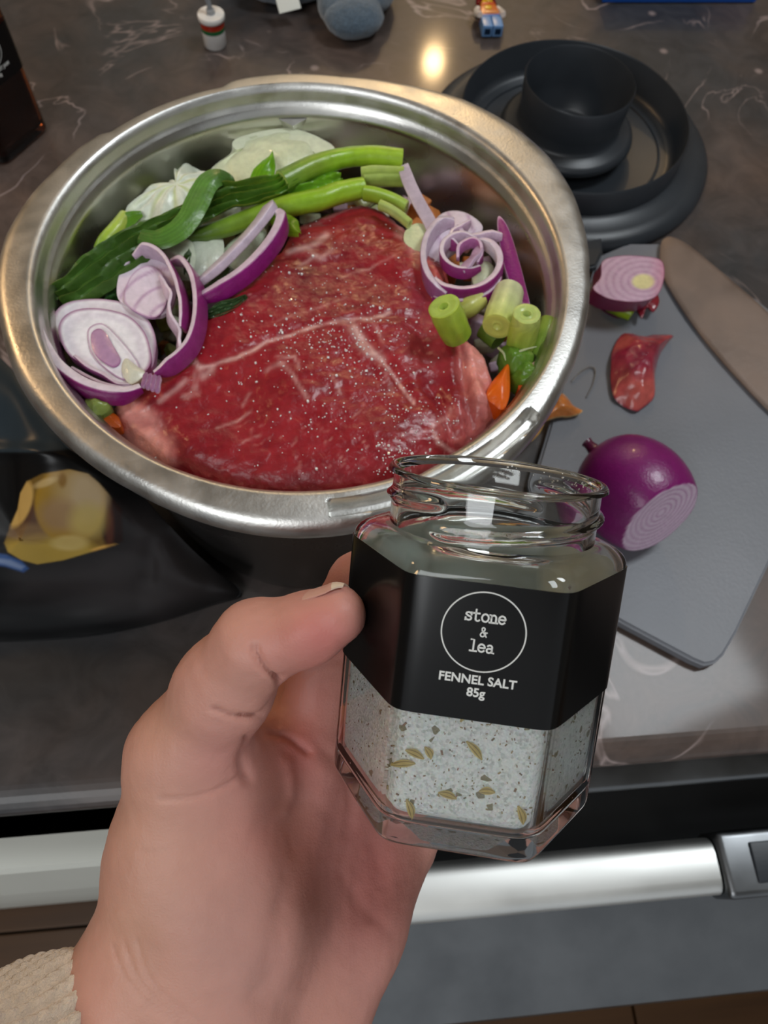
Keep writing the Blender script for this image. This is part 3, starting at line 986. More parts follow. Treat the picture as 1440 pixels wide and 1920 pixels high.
# ---- spring onions
ts_ = tube('spring_onion', [(754,298,.1400),(705,293,.1405),(660,294,.1405),(615,303,.141),(575,318,.141),(530,342,.141)],
     [0.0043, 0.0043, 0.0042, 0.0045, 0.0047, 0.0050], [(164,198,56), (160,196,46), (146,188,40), (136,164,50), (108,144,50)], n=60, endcol=(190,210,110), ridges=0.04,
     label='long bright green spring onion running along the far side of the meat', cat='spring onion', seed=3)
def leaf_sheet(name, c_pts, halfw, cols, n=90, m_=15, folds=3, famp=0.0016, seed=0, W=None, arch=0.0, t=0.0006, wrk=0.0007, label=None, cat=None, parent=None, group=None, z=None):
    """thin leaf with lengthwise folds following a traced centre line"""
    P = smooth_path(P3(c_pts, z), n)
    T = norm(np.gradient(P, axis=0))
    up = np.array([0, -0.35, 0.94]) if W is None else np.asarray(W)
    S = norm(np.cross(T, up))
    U = norm(np.cross(S, T))
    s = np.linspace(0, 1, n)
    hw = np.interp(s, np.linspace(0, 1, len(halfw)), halfw)
    V = []
    cc = []
    Cc = np.array([lin(c) for c in cols])
    for j in range(m_):
        v = -1 + 2 * j / (m_ - 1)
        fold = famp * np.sin(v * math.pi * folds + 2.2 * np.sin(s * 5 + seed)) * (1 - 0.3 * abs(v)) + arch * (1 - v * v)
        q = P + S * (hw * v)[:, None] + U * fold[:, None]
        q = q + U * (wrk * fbm(q, 200, 2, seed))[:, None] + S * (0.0006 * noise(q, 150, seed + 4))[:, None]
        V.append(q)
        sc = np.interp(s, np.linspace(0, 1, len(cols)), np.arange(len(cols)))
        i0 = np.minimum(sc.astype(int), len(cols) - 1); i1 = np.minimum(i0 + 1, len(cols) - 1); f = (sc - i0)[:, None]
        c = Cc[i0] * (1 - f) + Cc[i1] * f
        c = c.copy(); c[:, :3] *= (1 + 0.15 * np.sin(v * 26 + 2 * noise(q, 60, seed)))[:, None] * (1 + 0.14 * noise(q, 160, seed + 2))[:, None]
        cc.append(c)
    V = np.stack(V, 1); cc = np.stack(cc, 1)
    Vt = V.reshape(-1, 3)
    nrm = np.repeat(U, m_, 0)
    Vb = Vt - nrm * t
    Ft = grid_faces(n, m_)
    k0 = n * m_
    Fb = [tuple(i + k0 for i in f[::-1]) for f in Ft]
    ring = [i * m_ for i in range(n)] + [(n - 1) * m_ + j for j in range(1, m_)] + [i * m_ + m_ - 1 for i in range(n - 2, -1, -1)] + [j for j in range(m_ - 2, 0, -1)]
    sd = [(ring[(i + 1) % len(ring)], ring[i], ring[i] + k0, ring[(i + 1) % len(ring)] + k0) for i in range(len(ring))]
    col = np.vstack([cc.reshape(-1, 4)] * 2)
    o = obj(name, np.vstack([Vt, Vb]), Ft + Fb + sd, M_VEG, parent, col=col)
    if label: tag(o, label, cat, group)
    return o
DG = [(80,118,36), (64,100,32), (70,104,38), (64,96,36), (68,102,40), (80,114,46)]
leaf_sheet('spring_onion_leaf', [(556,330,.1425),(520,346,.1425),(480,358,.1430),(420,372,.1430),(370,398,.1425),(320,420,.1425),(270,448,.1415),(225,478,.1405),(185,506,.1395),(145,535,.138),(108,556,.1365)],
           [0.0035, 0.0045, 0.0052, 0.0058, 0.0055, 0.0060, 0.0078, 0.0092, 0.0090, 0.0078, 0.0060], [(96,150,34)] + DG, label='long wrinkled dark green spring onion leaf lying across to the left wall', cat='leaf', seed=1, famp=0.0021, folds=4, wrk=0.0012, t=0.0008)
leaf_sheet('spring_onion_leaf', [(428,356,.139),(424,338,.1445),(408,332,.1475),(388,345,.1480),(372,375,.1475),(352,410,.1470),(330,436,.146),(295,450,.1445),(262,444,.1435)],
           [0.0028, 0.0038, 0.0043, 0.0046, 0.0047, 0.0046, 0.0044, 0.0040, 0.0030], [(46,76,24), (74,114,44), (92,138,58), (96,142,56), (86,130,48), (66,106,40)], folds=1, famp=0.0002, arch=0.0008, wrk=0.0002,
           label='smooth green leaf looped over the long dark leaf', cat='leaf', seed=6, n=70)
tube('spring_onion', [(682,352,.1375),(640,360,.1378),(600,374,.1380),(560,382,.1378),(520,392,.1370),(480,405,.136),(420,428,.1350),(365,440,.134),(300,436,.133)],
     [0.0045, 0.0047, 0.0047, 0.0046, 0.0046, 0.0042, 0.0038, 0.0034, 0.003], [(156,194,52), (154,192,44), (142,184,40), (142,174,46), (126,158,46), (96,128,44), (84,116,40)], n=80, endcol=(190,210,110), ridges=0.035,
     label='second bright green spring onion lying just under the first', cat='spring onion', seed=9)
leaf_sheet('spring_onion_leaf', [(640,330,.1380),(600,338,.1388),(560,350,.1390),(520,362,.1390),(480,372,.139)], [0.003, 0.004, 0.0045, 0.004, 0.003], [(120,170,40), (96,146,30), (70,118,30)], folds=2,
           label='short split green leaf between the two spring onions', cat='leaf', seed=12)
leaf_sheet('spring_onion_leaf', [(512,288,.1395),(505,305,.139),(495,325,.138),(484,345,.137)], [0.0004, 0.0030, 0.0046, 0.0040], [(112,168,10), (104,160,12), (98,150,20)], folds=1, famp=0.0004, arch=0.001, n=30,
           label='bright green pointed leaf tip in front of the pale onion segment', cat='leaf', seed=13)
leaf_sheet('spring_onion_leaf', [(562,440,.1395),(545,428,.139),(530,415,.138),(512,402,.136)], [0.0008, 0.0044, 0.0046, 0.003], [(120,150,24), (112,148,22), (100,140,24)], folds=1, famp=0.0004, arch=0.0014, n=30,
           label='small green leaf tip resting on the far left shoulder of the meat', cat='leaf', seed=14)
tube('spring_onion_piece', [(236,404,.1325),(220,428,.1320),(200,452,.131),(190,470,.130)], [0.0028, 0.0034, 0.0036, 0.0034], [(190,204,96), (170,194,70), (140,176,56)], n=24, endcol=(206,216,140),
     label='pale green spring onion piece poking out left of the white onion half', cat='spring onion', seed=15)
leaf_sheet('spring_onion_leaf', [(266,400,.1345),(246,408,.134),(226,424,.133),(206,446,.132)], [0.001, 0.003, 0.003, 0.0015], [(92,140,30), (84,132,30)], folds=1, famp=0.0003, n=24,
           label='narrow green leaf tip left of the white onion half', cat='leaf', seed=16)
tube('spring_onion_piece', [(205,500,.1295),(200,525,.129),(192,548,.1285),(186,566,.128)], [0.0042, 0.0042, 0.0040, 0.0036], [(120,160,50), (112,152,44), (90,130,40)], n=24, ridges=0.05,
     label='green spring onion stub hanging under the leaf at the left wall', cat='spring onion', seed=17)
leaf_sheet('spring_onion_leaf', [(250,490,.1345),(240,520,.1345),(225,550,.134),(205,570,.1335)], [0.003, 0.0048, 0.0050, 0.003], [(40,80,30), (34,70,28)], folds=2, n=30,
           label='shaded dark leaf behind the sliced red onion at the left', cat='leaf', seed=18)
leaf_sheet('herb_leaf', [(462,556,.1400),(445,568,.1402),(420,578,.1400),(395,588,.1395),(375,592,.139)], [0.0008, 0.0022, 0.0024, 0.0018, 0.0006], [(52,78,44), (60,88,52), (44,66,40)], folds=4, famp=0.0008, n=40,
           label='small crinkled dark herb leaf beneath the long red onion strips', cat='leaf', seed=19)
leaf_sheet('herb_leaf', [(425,500,.1350),(405,520,.1350),(388,545,.135),(372,562,.135)], [0.002, 0.003, 0.003, 0.001], [(58,88,50), (70,104,64)], folds=2, famp=0.0005, n=30,
           label='grey green herb leaf beside the upper long red onion strip', cat='leaf', seed=20)
leaf_sheet('herb_leaf', [(356,470,.1365),(352,490,.1365),(350,512,.136)], [0.0008, 0.0014, 0.001], [(40,70,30), (50,84,36)], folds=1, n=20,
           label='tiny dark herb leaf between two white onion pieces', cat='leaf', seed=21)

# pale cut pieces at the right end of the spring onions
def block(name, pts, w, t, cols, **k):
    tube(name, pts, [w] * 4, cols, flat=[t] * 4, n=20, k=14, **k)
block('spring_onion_piece', [(678,325,.1385),(700,322,.139),(730,323,.139),(756,324,.139)], 0.0034, 0.35, [(190,206,110), (196,212,120), (186,206,96)], endcol=(206,218,150), label='flat pale cut piece right under the bright tip of the first spring onion', cat='spring onion', seed=22)
block('spring_onion_piece', [(682,340,.1365),(710,338,.1365),(740,338,.1365),(758,338,.1365)], 0.0036, 0.4, [(178,196,104), (172,192,96), (160,184,84)], endcol=(196,210,140), label='second pale cut piece stacked below the flat pale one', cat='spring onion', seed=23)
block('spring_onion_piece', [(682,362,.1380),(705,366,.138),(735,376,.1375),(762,390,.137)], 0.0040, 0.55, [(150,184,40), (158,192,56), (176,204,96)], endcol=(200,214,140), label='bright yellow green cut piece at the far right corner of the meat', cat='spring onion', seed=24)
block('spring_onion_piece', [(712,384,.1398),(730,392,.1398),(750,405,.1395),(768,420,.139)], 0.0026, 0.7, [(172,192,96), (186,202,120), (176,196,104)], endcol=(196,208,130), label='thin striped cut piece resting on the far right corner of the meat', cat='spring onion', seed=25)
petal('celery_piece', [(762,430),(785,418),(805,432),(800,462),(778,472),(758,452)], 0.005, 0.0008, cbase=(214,220,176), z=0.1365, label='pale cube of celery between the meat and the red onion rings', cat='celery', seed=26)

# ================================================================== sliced red onion
PURP = (132, 26, 106); PURP2 = (122, 40, 100); WHT = (232, 220, 230); LIL = (196, 158, 184); PNK = (206, 176, 196)
# slice lying face up at the left
def slice_c(t, a, P):
    c = np.tile(lin((246, 242, 246)), (len(t), 1))
    e = np.clip((t - 0.955) / 0.03, 0, 1)[:, None]
    c = c * (1 - e) + lin((146, 70, 126)) * e
    w = (np.exp(-((t - 0.80) / 0.10) ** 2) * 0.35)[:, None]
    c = c * (1 - w) + lin((198, 182, 202)) * w
    return c
g_on = 'slices of red onion at the left of the bowl'
s1 = empty('red_onion_slice', at(195, 650, 0.137))
tag(s1, 'cut red onion half lying face up at the left with its pale root end', 'onion')
petal('onion_layer', [(98,612),(104,585),(125,568),(160,561),(205,562),(245,572),(275,596),(291,630),(291,665),(284,690),(262,700),(200,690),(140,668),(112,640)], 0.0050, 0.0003, slice_c, cside=(176,130,164), z=0.1375, parent=s1, seed=30, n=90)
petal('onion_layer', [(112,632),(112,605),(130,586),(160,578),(200,580),(240,592),(268,618),(281,650),(282,682),(262,708),(236,722),(205,712),(170,690),(130,666)], 0.0050, -0.0008, slice_c, cside=(150,84,132), z=0.1400, parent=s1, seed=31, n=90)
petal('onion_layer', [(166,642),(165,618),(180,607),(198,610),(228,640),(256,676),(262,696),(244,712),(222,708),(190,684),(172,662)], 0.003, 0.0006, lambda t, a, P: slice_c(t, a, P), cside=(170,120,160), z=0.1403, parent=s1, seed=32)
petal('onion_core', [(171,642),(172,624),(185,616),(198,624),(212,648),(226,675),(214,688),(190,676),(176,660)], 0.0015, 0.0008, cbase=(186,146,178), cside=(158,100,148), z=0.1413, parent=s1, seed=33)
petal('root_end', [(236,672),(256,686),(272,698),(262,712),(244,720),(232,706),(228,688)], 0.002, 0.0014, cbase=(218,216,196), cside=(206,200,176), z=0.1412, parent=s1, seed=34)
ribbon('onion_layer', [(140,668,.1395),(165,690,.1398),(195,705,.140),(222,722,.1402),(245,722,.1402)], 0.003, 0.0012, cpos=(150,84,132), cneg=(205,180,200), cw=(214,196,208), parent=s1, seed=35)
ribbon('onion_layer', [(135,690,.1385),(160,706,.1390),(195,722,.1395),(225,728,.1398),(250,726,.1398)], 0.003, 0.0012, cpos=(160,110,144), cneg=(205,180,200), cw=(208,186,200), parent=s1, seed=36)
ribbon('red_onion_strip', [(67,578,.1430),(72,615,.1425),(88,655,.1420),(112,692,.1420),(150,722,.1420),(190,738,.1420),(232,742,.1420),(265,728,.142)], 0.0072, 0.0040, W=(0.0, 0.25, 1), cpos=PURP, cneg=WHT, cw=(226,212,222), n=70, taper=(0.15, 0.5),
       label='long curved red onion strip hugging the left bowl wall', cat='onion', group=None, seed=37, wts=[.5, .8, 1, 1, 1, .95, .8])
# cupped slices behind it
s2 = empty('red_onion_slice', at(285, 540, 0.140))
tag(s2, 'cupped red onion slice standing behind the face up half', 'onion')
def cup_c(t, a, P):
    c = np.tile(lin((230, 214, 226)), (len(t), 1))
    p_ = to_px(P)
    b = (np.clip(np.sin(np.hypot(p_[:, 0] - 318, p_[:, 1] - 610) / 5.2), 0, 1) ** 5)[:, None] * 0.75
    c = c * (1 - b) + lin((180, 140, 176)) * b
    return c
petal('onion_layer', [(220,556),(222,520),(238,490),(262,474),(290,476),(316,500),(330,535),(324,572),(300,592),(266,584),(236,572)], 0.0022, -0.0012, cup_c, cside=(224,210,220), z=0.1385, parent=s2, seed=38, n=80)
petal('onion_layer', [(234,566),(238,532),(254,508),(278,498),(302,512),(314,540),(310,572),(292,594),(262,588)], 0.0016, -0.0008, cup_c, cside=(190,150,184), z=0.1398, parent=s2, seed=39, n=70)
ribbon('onion_layer', [(250,482,.1400),(275,470,.1415),(300,478,.1425),(325,505,.1430),(342,545,.1432),(348,590,.1430),(345,620,.142)], 0.0080, 0.0016, W=(-0.35, 0.1, 1), cpos=(206,180,200), cneg=(140,40,114), cw=(224,206,218), parent=s2, n=60, seed=40, taper=(.3, .6), wig=0.0004)
ribbon('onion_layer', [(300,520,.1412),(314,550,.1418),(318,590,.1420),(330,620,.1420),(336,655,.141),(338,680,.140)], 0.0060, 0.0012, W=(0.3, 0.0, 1), cpos=(214,190,206), cneg=(190,150,184), cw=(226,210,222), parent=s2, n=50, seed=41, wig=0.0012)
ribbon('red_onion_strip', [(322,492,.1395),(345,492,.1412),(366,520,.1425),(375,560,.1432),(374,605,.1432),(362,645,.1430),(340,672,.1430),(312,692,.1430),(290,702,.143)], 0.0075, 0.0022, W=(-0.45, 0.05, 1), cpos=(214,192,208), cneg=(146,46,120), cw=(222,204,216), n=70,
       label='curved purple edged red onion strip right of the cupped slice', cat='onion', seed=42, taper=(.4, .35))
rt = empty('onion_root_scrap', at(286, 716, 0.1425))
tag(rt, 'small ridged purple scrap of red onion on the left edge of the meat', 'onion')
for k in range(4):
    x0 = 272 + k * 8
    ribbon('ridge', [(x0 + 3, 700 + k * 2, .1432), (x0, 714 + k * 2, .1436), (x0 - 4 + k, 728 + k * 3, .143)], 0.0020, 0.0016, W=(1, 0.2, 0.2), cpos=(150,104,140), cneg=(196,160,184), cw=(206,176,196), parent=rt, n=12, seed=43 + k)
ribbon('red_onion_strip', [(372,532,.1395),(410,500,.1420),(450,460,.1440),(485,420,.1450),(505,392,.1455),(512,380,.1455)], 0.0062, 0.0035, W=(0.55, -0.5, 0.6), cpos=(206,196,206), cneg=(210,196,208), cw=(204,186,202), n=60,
       label='straight white lilac red onion strip above the purple edged one', cat='onion', seed=50, taper=(.7, .4), wts=[.9, 1, 1, 1, 1.1, .8])
ribbon('red_onion_strip', [(378,560,.1410),(420,542,.1425),(460,515,.1435),(495,480,.1445),(520,445,.1452),(530,415,.1455),(520,395,.1455)], 0.0072, 0.0042, W=(-0.15, 0.35, 1), cpos=(140,26,116), cneg=WHT, cw=(218,196,212), n=70,
       label='thick arched red onion strip with purple skin lying on the far left of the meat', cat='onion', seed=51, taper=(.6, .3))

# ---- nest of rings on the right
ribbon('red_onion_strip', [(756,312,.1405),(768,345,.1400),(785,380,.1395),(805,415,.139),(815,440,.1385)], 0.0055, 0.0018, W=(0.9, 0.1, 0.3), cpos=(196,180,194), cneg=(190,170,188), cw=(206,190,204), n=40, taper=(.9, .8),
       label='straight pale lilac red onion strip leaning down from the spring onion tip', cat='onion', seed=52)
nest = 'red onion rings heaped at the right of the bowl'
def ring(name, cx, cy, z, rx, ry, a0, a1, w, t, rot=0, zt=0.0, cols=(WHT, PURP, (216,196,208)), label=None, seed=0, W=(-0.1, 0.35, 1), **k):
    pts = []
    for q in np.linspace(a0, a1, 9):
        a = math.radians(q)
        x = rx * math.cos(a); y = ry * math.sin(a)
        r_ = math.radians(rot)
        X = cx + x * math.cos(r_) - y * math.sin(r_); Y = cy + x * math.sin(r_) + y * math.cos(r_)
        pts.append((X, Y, z + zt * math.sin(a)))
    return ribbon(name, pts, w, t, W=W, cpos=cols[0], cneg=cols[1], cw=cols[2], n=70, label=label, cat='onion', seed=seed, **k)
ring('red_onion_ring', 872, 500, .1405, 66, 50, -75, 160, 0.0055, 0.0028, rot=-8, label='largest purple edged onion ring of the heap on the right', seed=53, W=(-0.1, 0.3, 1))
ring('red_onion_ring', 868, 530, .1375, 68, 42, -10, 150, 0.0052, 0.0028, rot=-8, label='onion ring lying directly below the largest one of the right hand heap', seed=54)
ring('red_onion_ring', 850, 485, .1400, 56, 72, 95, 260, 0.0070, 0.0024, rot=8, cols=((196,170,190), (150,90,136), (214,196,208)), label='wide pale onion layer forming the left side of the right hand heap', seed=55)
ring('red_onion_ring', 838, 478, .1405, 42, 62, 100, 270, 0.0060, 0.0020, rot=12, cols=((206,184,202), (180,140,172), (220,204,214)), label='second pale onion layer just inside the left one of the heap', seed=56)
ring('red_onion_ring', 870, 478, .1418, 42, 34, 40, 300, 0.0050, 0.0020, rot=5, cols=((212,184,204), (140,44,112), (224,208,216)), label='tightly curled onion ring in the middle of the right hand heap', seed=57)
ring('red_onion_ring', 880, 480, .1425, 22, 26, 150, 380, 0.0045, 0.0016, rot=20, cols=((170,100,150), (120,34,96), (214,184,204)), label='small dark purple curl at the heart of the heap', seed=58, wig=0.0006)
ribbon('red_onion_strip', [(866,510,.1425),(880,492,.1432),(893,478,.1432),(900,462,.143)], 0.0048, 0.0016, W=(.8, .3, .4), cpos=(214,196,208), cneg=(190,160,184), n=20, label='short pale onion strip crossing inside the curled rings', cat='onion', seed=59)
ribbon('red_onion_strip', [(858,425,.1385),(868,450,.1395),(890,452,.140),(915,448,.140),(940,445,.140)], 0.0060, 0.0022, W=(0, 0.3, 1), cpos=(208,180,200), cneg=(150,44,120), cw=(220,200,214), n=50, label='purple onion strip running back from the heap to the steep dark one', cat='onion', seed=60, wig=0.0005)
ribbon('red_onion_strip', [(880,418,.1405),(866,430,.1405),(850,438,.1405),(846,455,.1405),(860,468,.140)], 0.0055, 0.0014, W=(0, 0.3, 1), cpos=(150,60,120), cneg=(206,176,196), cw=(222,204,214), n=40, label='crinkled onion scrap standing up behind the curled rings', cat='onion', seed=61, wig=0.0010)
petal('red_onion_slice', [(790,480),(800,440),(822,405),(850,395),(880,402),(905,425),(890,450),(850,470),(820,500),(800,520)], 0.003, 0.003, cup_c, cside=(214,198,210), z=0.1350, label='broad lilac onion slice under the heap of rings', cat='onion', seed=62)
petal('red_onion_piece', [(933,408),(944,412),(958,440),(972,485),(984,530),(994,575),(982,572),(962,545),(946,500),(936,450)], 0.0018, 0.0010, cbase=(138,32,112), cside=(206,166,192), z=0.1385, m=M_ONION, label='steep dark purple onion wedge leaning on the right bowl wall', cat='onion', seed=63, n=50)
petal('white_onion_piece', [(885,520),(905,490),(925,500),(920,530),(900,548)], 0.004, 0.002, cbase=(196,200,170), z=0.1360, label='pale onion piece showing between the right hand rings', cat='onion', seed=64)
# ---- cut spring onion pieces on the right
tube('spring_onion_piece', [(832,574,.1570),(839,590,.1530),(849,612,.1475),(858,630,.143)], [0.0060, 0.0062, 0.0061, 0.0056], [(170,192,68), (162,188,60), (150,176,52), (132,160,48)], n=30, k=24, endcol=(176,200,96), ridges=0.02, hollow=0.003,
     label='bright green cut spring onion piece resting on the right edge of the meat', cat='spring onion', seed=70)
tube('spring_onion_piece', [(932,612,.1440),(940,590,.1430),(948,568,.1415),(954,548,.140)], [0.0058, 0.0064, 0.0064, 0.0060], [(196,206,110), (202,212,140), (208,214,160), (208,212,170)], n=30, k=24, endcol=(198,200,96), ridges=0.012,
     label='pale whitish spring onion piece below the purple rings', cat='spring onion', seed=71)
tube('spring_onion_piece', [(988,588,.1530),(984,608,.1475),(978,635,.141),(972,660,.1350)], [0.0052, 0.0057, 0.0057, 0.0052], [(190,204,112), (172,188,80), (152,174,62), (130,156,54)], n=30, k=24, endcol=(186,206,120), ridges=0.02, hollow=0.002,
     label='green spring onion piece with slanted cut beside the right wall', cat='spring onion', seed=72)
tube('spring_onion_piece', [(1030,600,.1390),(1022,625,.1375),(1014,650,.1355),(1006,672,.134)], [0.0036, 0.0042, 0.0042, 0.0036], [(140,164,66), (132,160,60), (110,140,50)], n=24, k=18, endcol=(160,184,96),
     label='small green spring onion piece squeezed against the right bowl wall', cat='spring onion', seed=73)
tube('spring_onion_piece', [(900,560,.1365),(880,575,.1365),(860,585,.136)], [0.0040, 0.0044, 0.004], [(206,206,120), (200,204,110), (180,190,90)], n=20, k=16, endcol=(210,210,140),
     label='yellowish spring onion piece just under the lowest purple ring', cat='spring onion', seed=74)
for i, (c0, lab) in enumerate((((968, 672), 'knotted green leafy root end below the green piece at the right'), ((985, 700), 'lower knotted green root end next to the carrot'))):
    x, y = c0
    petal('spring_onion_root', [(x-30,y-18),(x-5,y-25),(x+25,y-14),(x+32,y+8),(x+10,y+26),(x-14,y+24),(x-30,y+4)], 0.006, 0.005, cbase=(96,134,40), cside=(80,120,36), z=0.1375 - 0.002 * i, m=M_VEG, rough=0.0012, rscale=260,
          label=lab, cat='spring onion', seed=75 + i)
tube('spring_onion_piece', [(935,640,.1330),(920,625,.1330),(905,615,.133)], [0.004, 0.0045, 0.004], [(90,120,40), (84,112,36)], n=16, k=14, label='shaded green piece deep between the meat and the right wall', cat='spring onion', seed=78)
for i, pts in enumerate(([(934,652,.1400),(944,662,.1402),(948,676,.14)], [(962,664,.1412),(985,655,.1418),(1006,650,.1415)])):
    tube('root_hair', pts, [0.0005, 0.0005, 0.0002], [(190,196,150)] * 2, n=16, k=6, label=('white root fibre left of the green root end' if i == 0 else 'white root fibre over the top of the green root end'), cat='root', seed=80 + i)
petal('carrot_wedge', [(952,682),(956,700),(955,745),(942,768),(925,758),(911,744),(918,722),(934,702)], 0.008, 0.0030, cbase=(232,104,14), cside=(214,84,8), z=0.1390, m=M_VEG, label='bright orange carrot wedge at the right edge of the meat', cat='carrot', seed=82, n=50)
petal('carrot_piece', [(972,722),(985,704),(1000,694),(1002,706),(990,728),(978,742)], 0.006, 0.001, cbase=(206,84,30), z=0.1360, m=M_VEG, label='smaller dull orange carrot piece behind the bright wedge', cat='carrot', seed=83)
petal('onion_scrap', [(985,694),(1005,676),(1022,672),(1016,700),(1000,716)], 0.003, 0.001, cbase=(198,162,140), z=0.1385, label='pale peach onion scrap against the front right wall', cat='onion', seed=84)
# ---- lower left
petal('spring_onion_root', [(155,752),(170,746),(195,750),(210,762),(200,776),(178,782),(160,770)], 0.006, 0.003, cbase=(140,156,78), cside=(110,130,60), z=0.1385, m=M_VEG, rough=0.0008, rscale=260, label='round green spring onion end below the curved purple strip', cat='spring onion', seed=85)
petal('carrot_piece', [(188,780),(205,772),(222,782),(226,800),(208,800),(194,792)], 0.005, 0.001, cbase=(196,88,24), z=0.1360, m=M_VEG, label='orange carrot piece left of the fatty front of the meat', cat='carrot', seed=86)
petal('reflection_patch', [(108,728),(125,735),(146,748),(152,770),(138,780),(122,762)], 0.003, 0.002, cbase=(190,160,156), z=0.1400, label='pinkish solid patch standing for a reflection in the front left bowl wall', cat='onion', seed=87)  # pinkish wall reflection built as a solid coloured patch
petal('reflection_patch', [(160,780),(185,790),(212,812),(240,848),(225,850),(196,825),(170,800)], 0.003, 0.001, cbase=(196,196,186), z=0.1385, label='long grey white patch standing for a reflection along the front left bowl wall', cat='onion', seed=88)  # grey wall reflection built as a solid coloured patch

# ================================================================== jars
def hexr(a, ap, p=26.0):
    s = 0
    for k in range(6):
        s = s + np.maximum(0, np.cos(a - (k * math.pi / 3 + math.pi / 6))) ** p
    return ap * s ** (-1.0 / p)

def jar_section(ap, rr, blend, z, n=144, thread=None):
    a = np.linspace(0, 2 * math.pi, n, endpoint=False)
    r = hexr(a, ap) * (1 - blend) + rr * blend
    if thread is not None:
        r = r + thread(a, z)
    return np.stack([r * np.cos(a), r * np.sin(a), np.full(n, z)], 1)

def glyph_strokes():
    """slab serif typewriter letters as pen strokes, x 0..1, y 0 base 1 = x height"""
    def arc(cx, cy, rx, ry, a0, a1, n=14):
        t = np.radians(np.linspace(a0, a1, n))
        return [(cx + rx * math.cos(q), cy + ry * math.sin(q)) for q in t]
    G = {}
    G['s'] = [arc(.5, .74, .30, .24, 40, 180, 9) + arc(.52, .27, .30, .25, 90, -140, 12), [(.82, .70), (.82, 1.0)], [(.18, .02), (.18, .32)]]
    G['t'] = [[(.36, 1.42), (.36, .28)] + arc(.60, .26, .24, .24, 180, 330, 9), [(.10, .97), (.78, .97)]]
    G['o'] = [arc(.5, .5, .38, .48, 0, 360, 24)]
    G['n'] = [[(.04, .96), (.24, .96), (.24, .02)], [(.04, .02), (.44, .02)], arc(.50, .62, .26, .34, 180, 0, 10) + [(.76, .02)], [(.60, .02), (.96, .02)]]
    G['e'] = [[(.12, .52), (.88, .52)] + arc(.5, .5, .38, .48, 2, 320, 22)]
    G['l'] = [[(.20, 1.46), (.52, 1.46), (.52, .02)], [(.14, .02), (.90, .02)]]
    G['a'] = [arc(.47, .70, .27, .27, 150, 0, 9) + [(.74, .02), (.96, .02)], [(.74, .52), (.50, .54)] + arc(.42, .28, .27, .27, 80, 290, 12) + [(.60, .08), (.74, .26)]]
    G['&'] = [[(.92, .02), (.30, .92)] + arc(.46, 1.12, .19, .22, 200, -20, 10) + [(.60, .90), (.22, .52)] + arc(.40, .28, .27, .27, 150, 300, 10) + [(.74, .26), (.86, .62)], [(.70, .62), (.98, .62)]]
    return G
GL = glyph_strokes()

def stroke_mesh(lines, w, org, ux, uy, un, t=0.00006):
    """flat pen strokes with square ends and real (paper thin) thickness"""
    parts = []
    for ln in lines:
        L = np.array(ln, float)
        closed = np.linalg.norm(L[0] - L[-1]) < 1e-9
        P = np.array([org + ux * p[0] + uy * p[1] for p in L])
        if closed:
            P = P[:-1]
        else:
            P = P.copy()
        T = np.gradient(P, axis=0) if not closed else np.roll(P, -1, 0) - np.roll(P, 1, 0)
        T = norm(T)
        if not closed:
            P[0] -= T[0] * w * 0.4; P[-1] += T[-1] * w * 0.4
        S = np.cross(T, un)
        V = np.stack([P + S * w / 2, P - S * w / 2, P - S * w / 2 + un * t, P + S * w / 2 + un * t], 1).reshape(-1, 3)
        Fc = grid_faces(len(P), 4, cu=closed, cv=True)
        parts.append((V, Fc))
    return join(parts)

def text_mesh(txt, size, off=0.0):
    cu = bpy.data.curves.new('t', 'FONT')
    cu.body = txt
    cu.size = size
    cu.align_x = 'CENTER'
    cu.offset = off
    cu.extrude = 0.00004
    cu.resolution_u = 4
    o = bpy.data.objects.new('t', cu)
    C.objects.link(o)
    dg = bpy.context.evaluated_depsgraph_get()
    me = bpy.data.meshes.new_from_object(o.evaluated_get(dg))
    V = np.array([v.co[:] for v in me.vertices]); Fc = [tuple(p.vertices) for p in me.polygons]
    bpy.data.objects.remove(o); bpy.data.curves.remove(cu); bpy.data.meshes.remove(me)
    return V, Fc

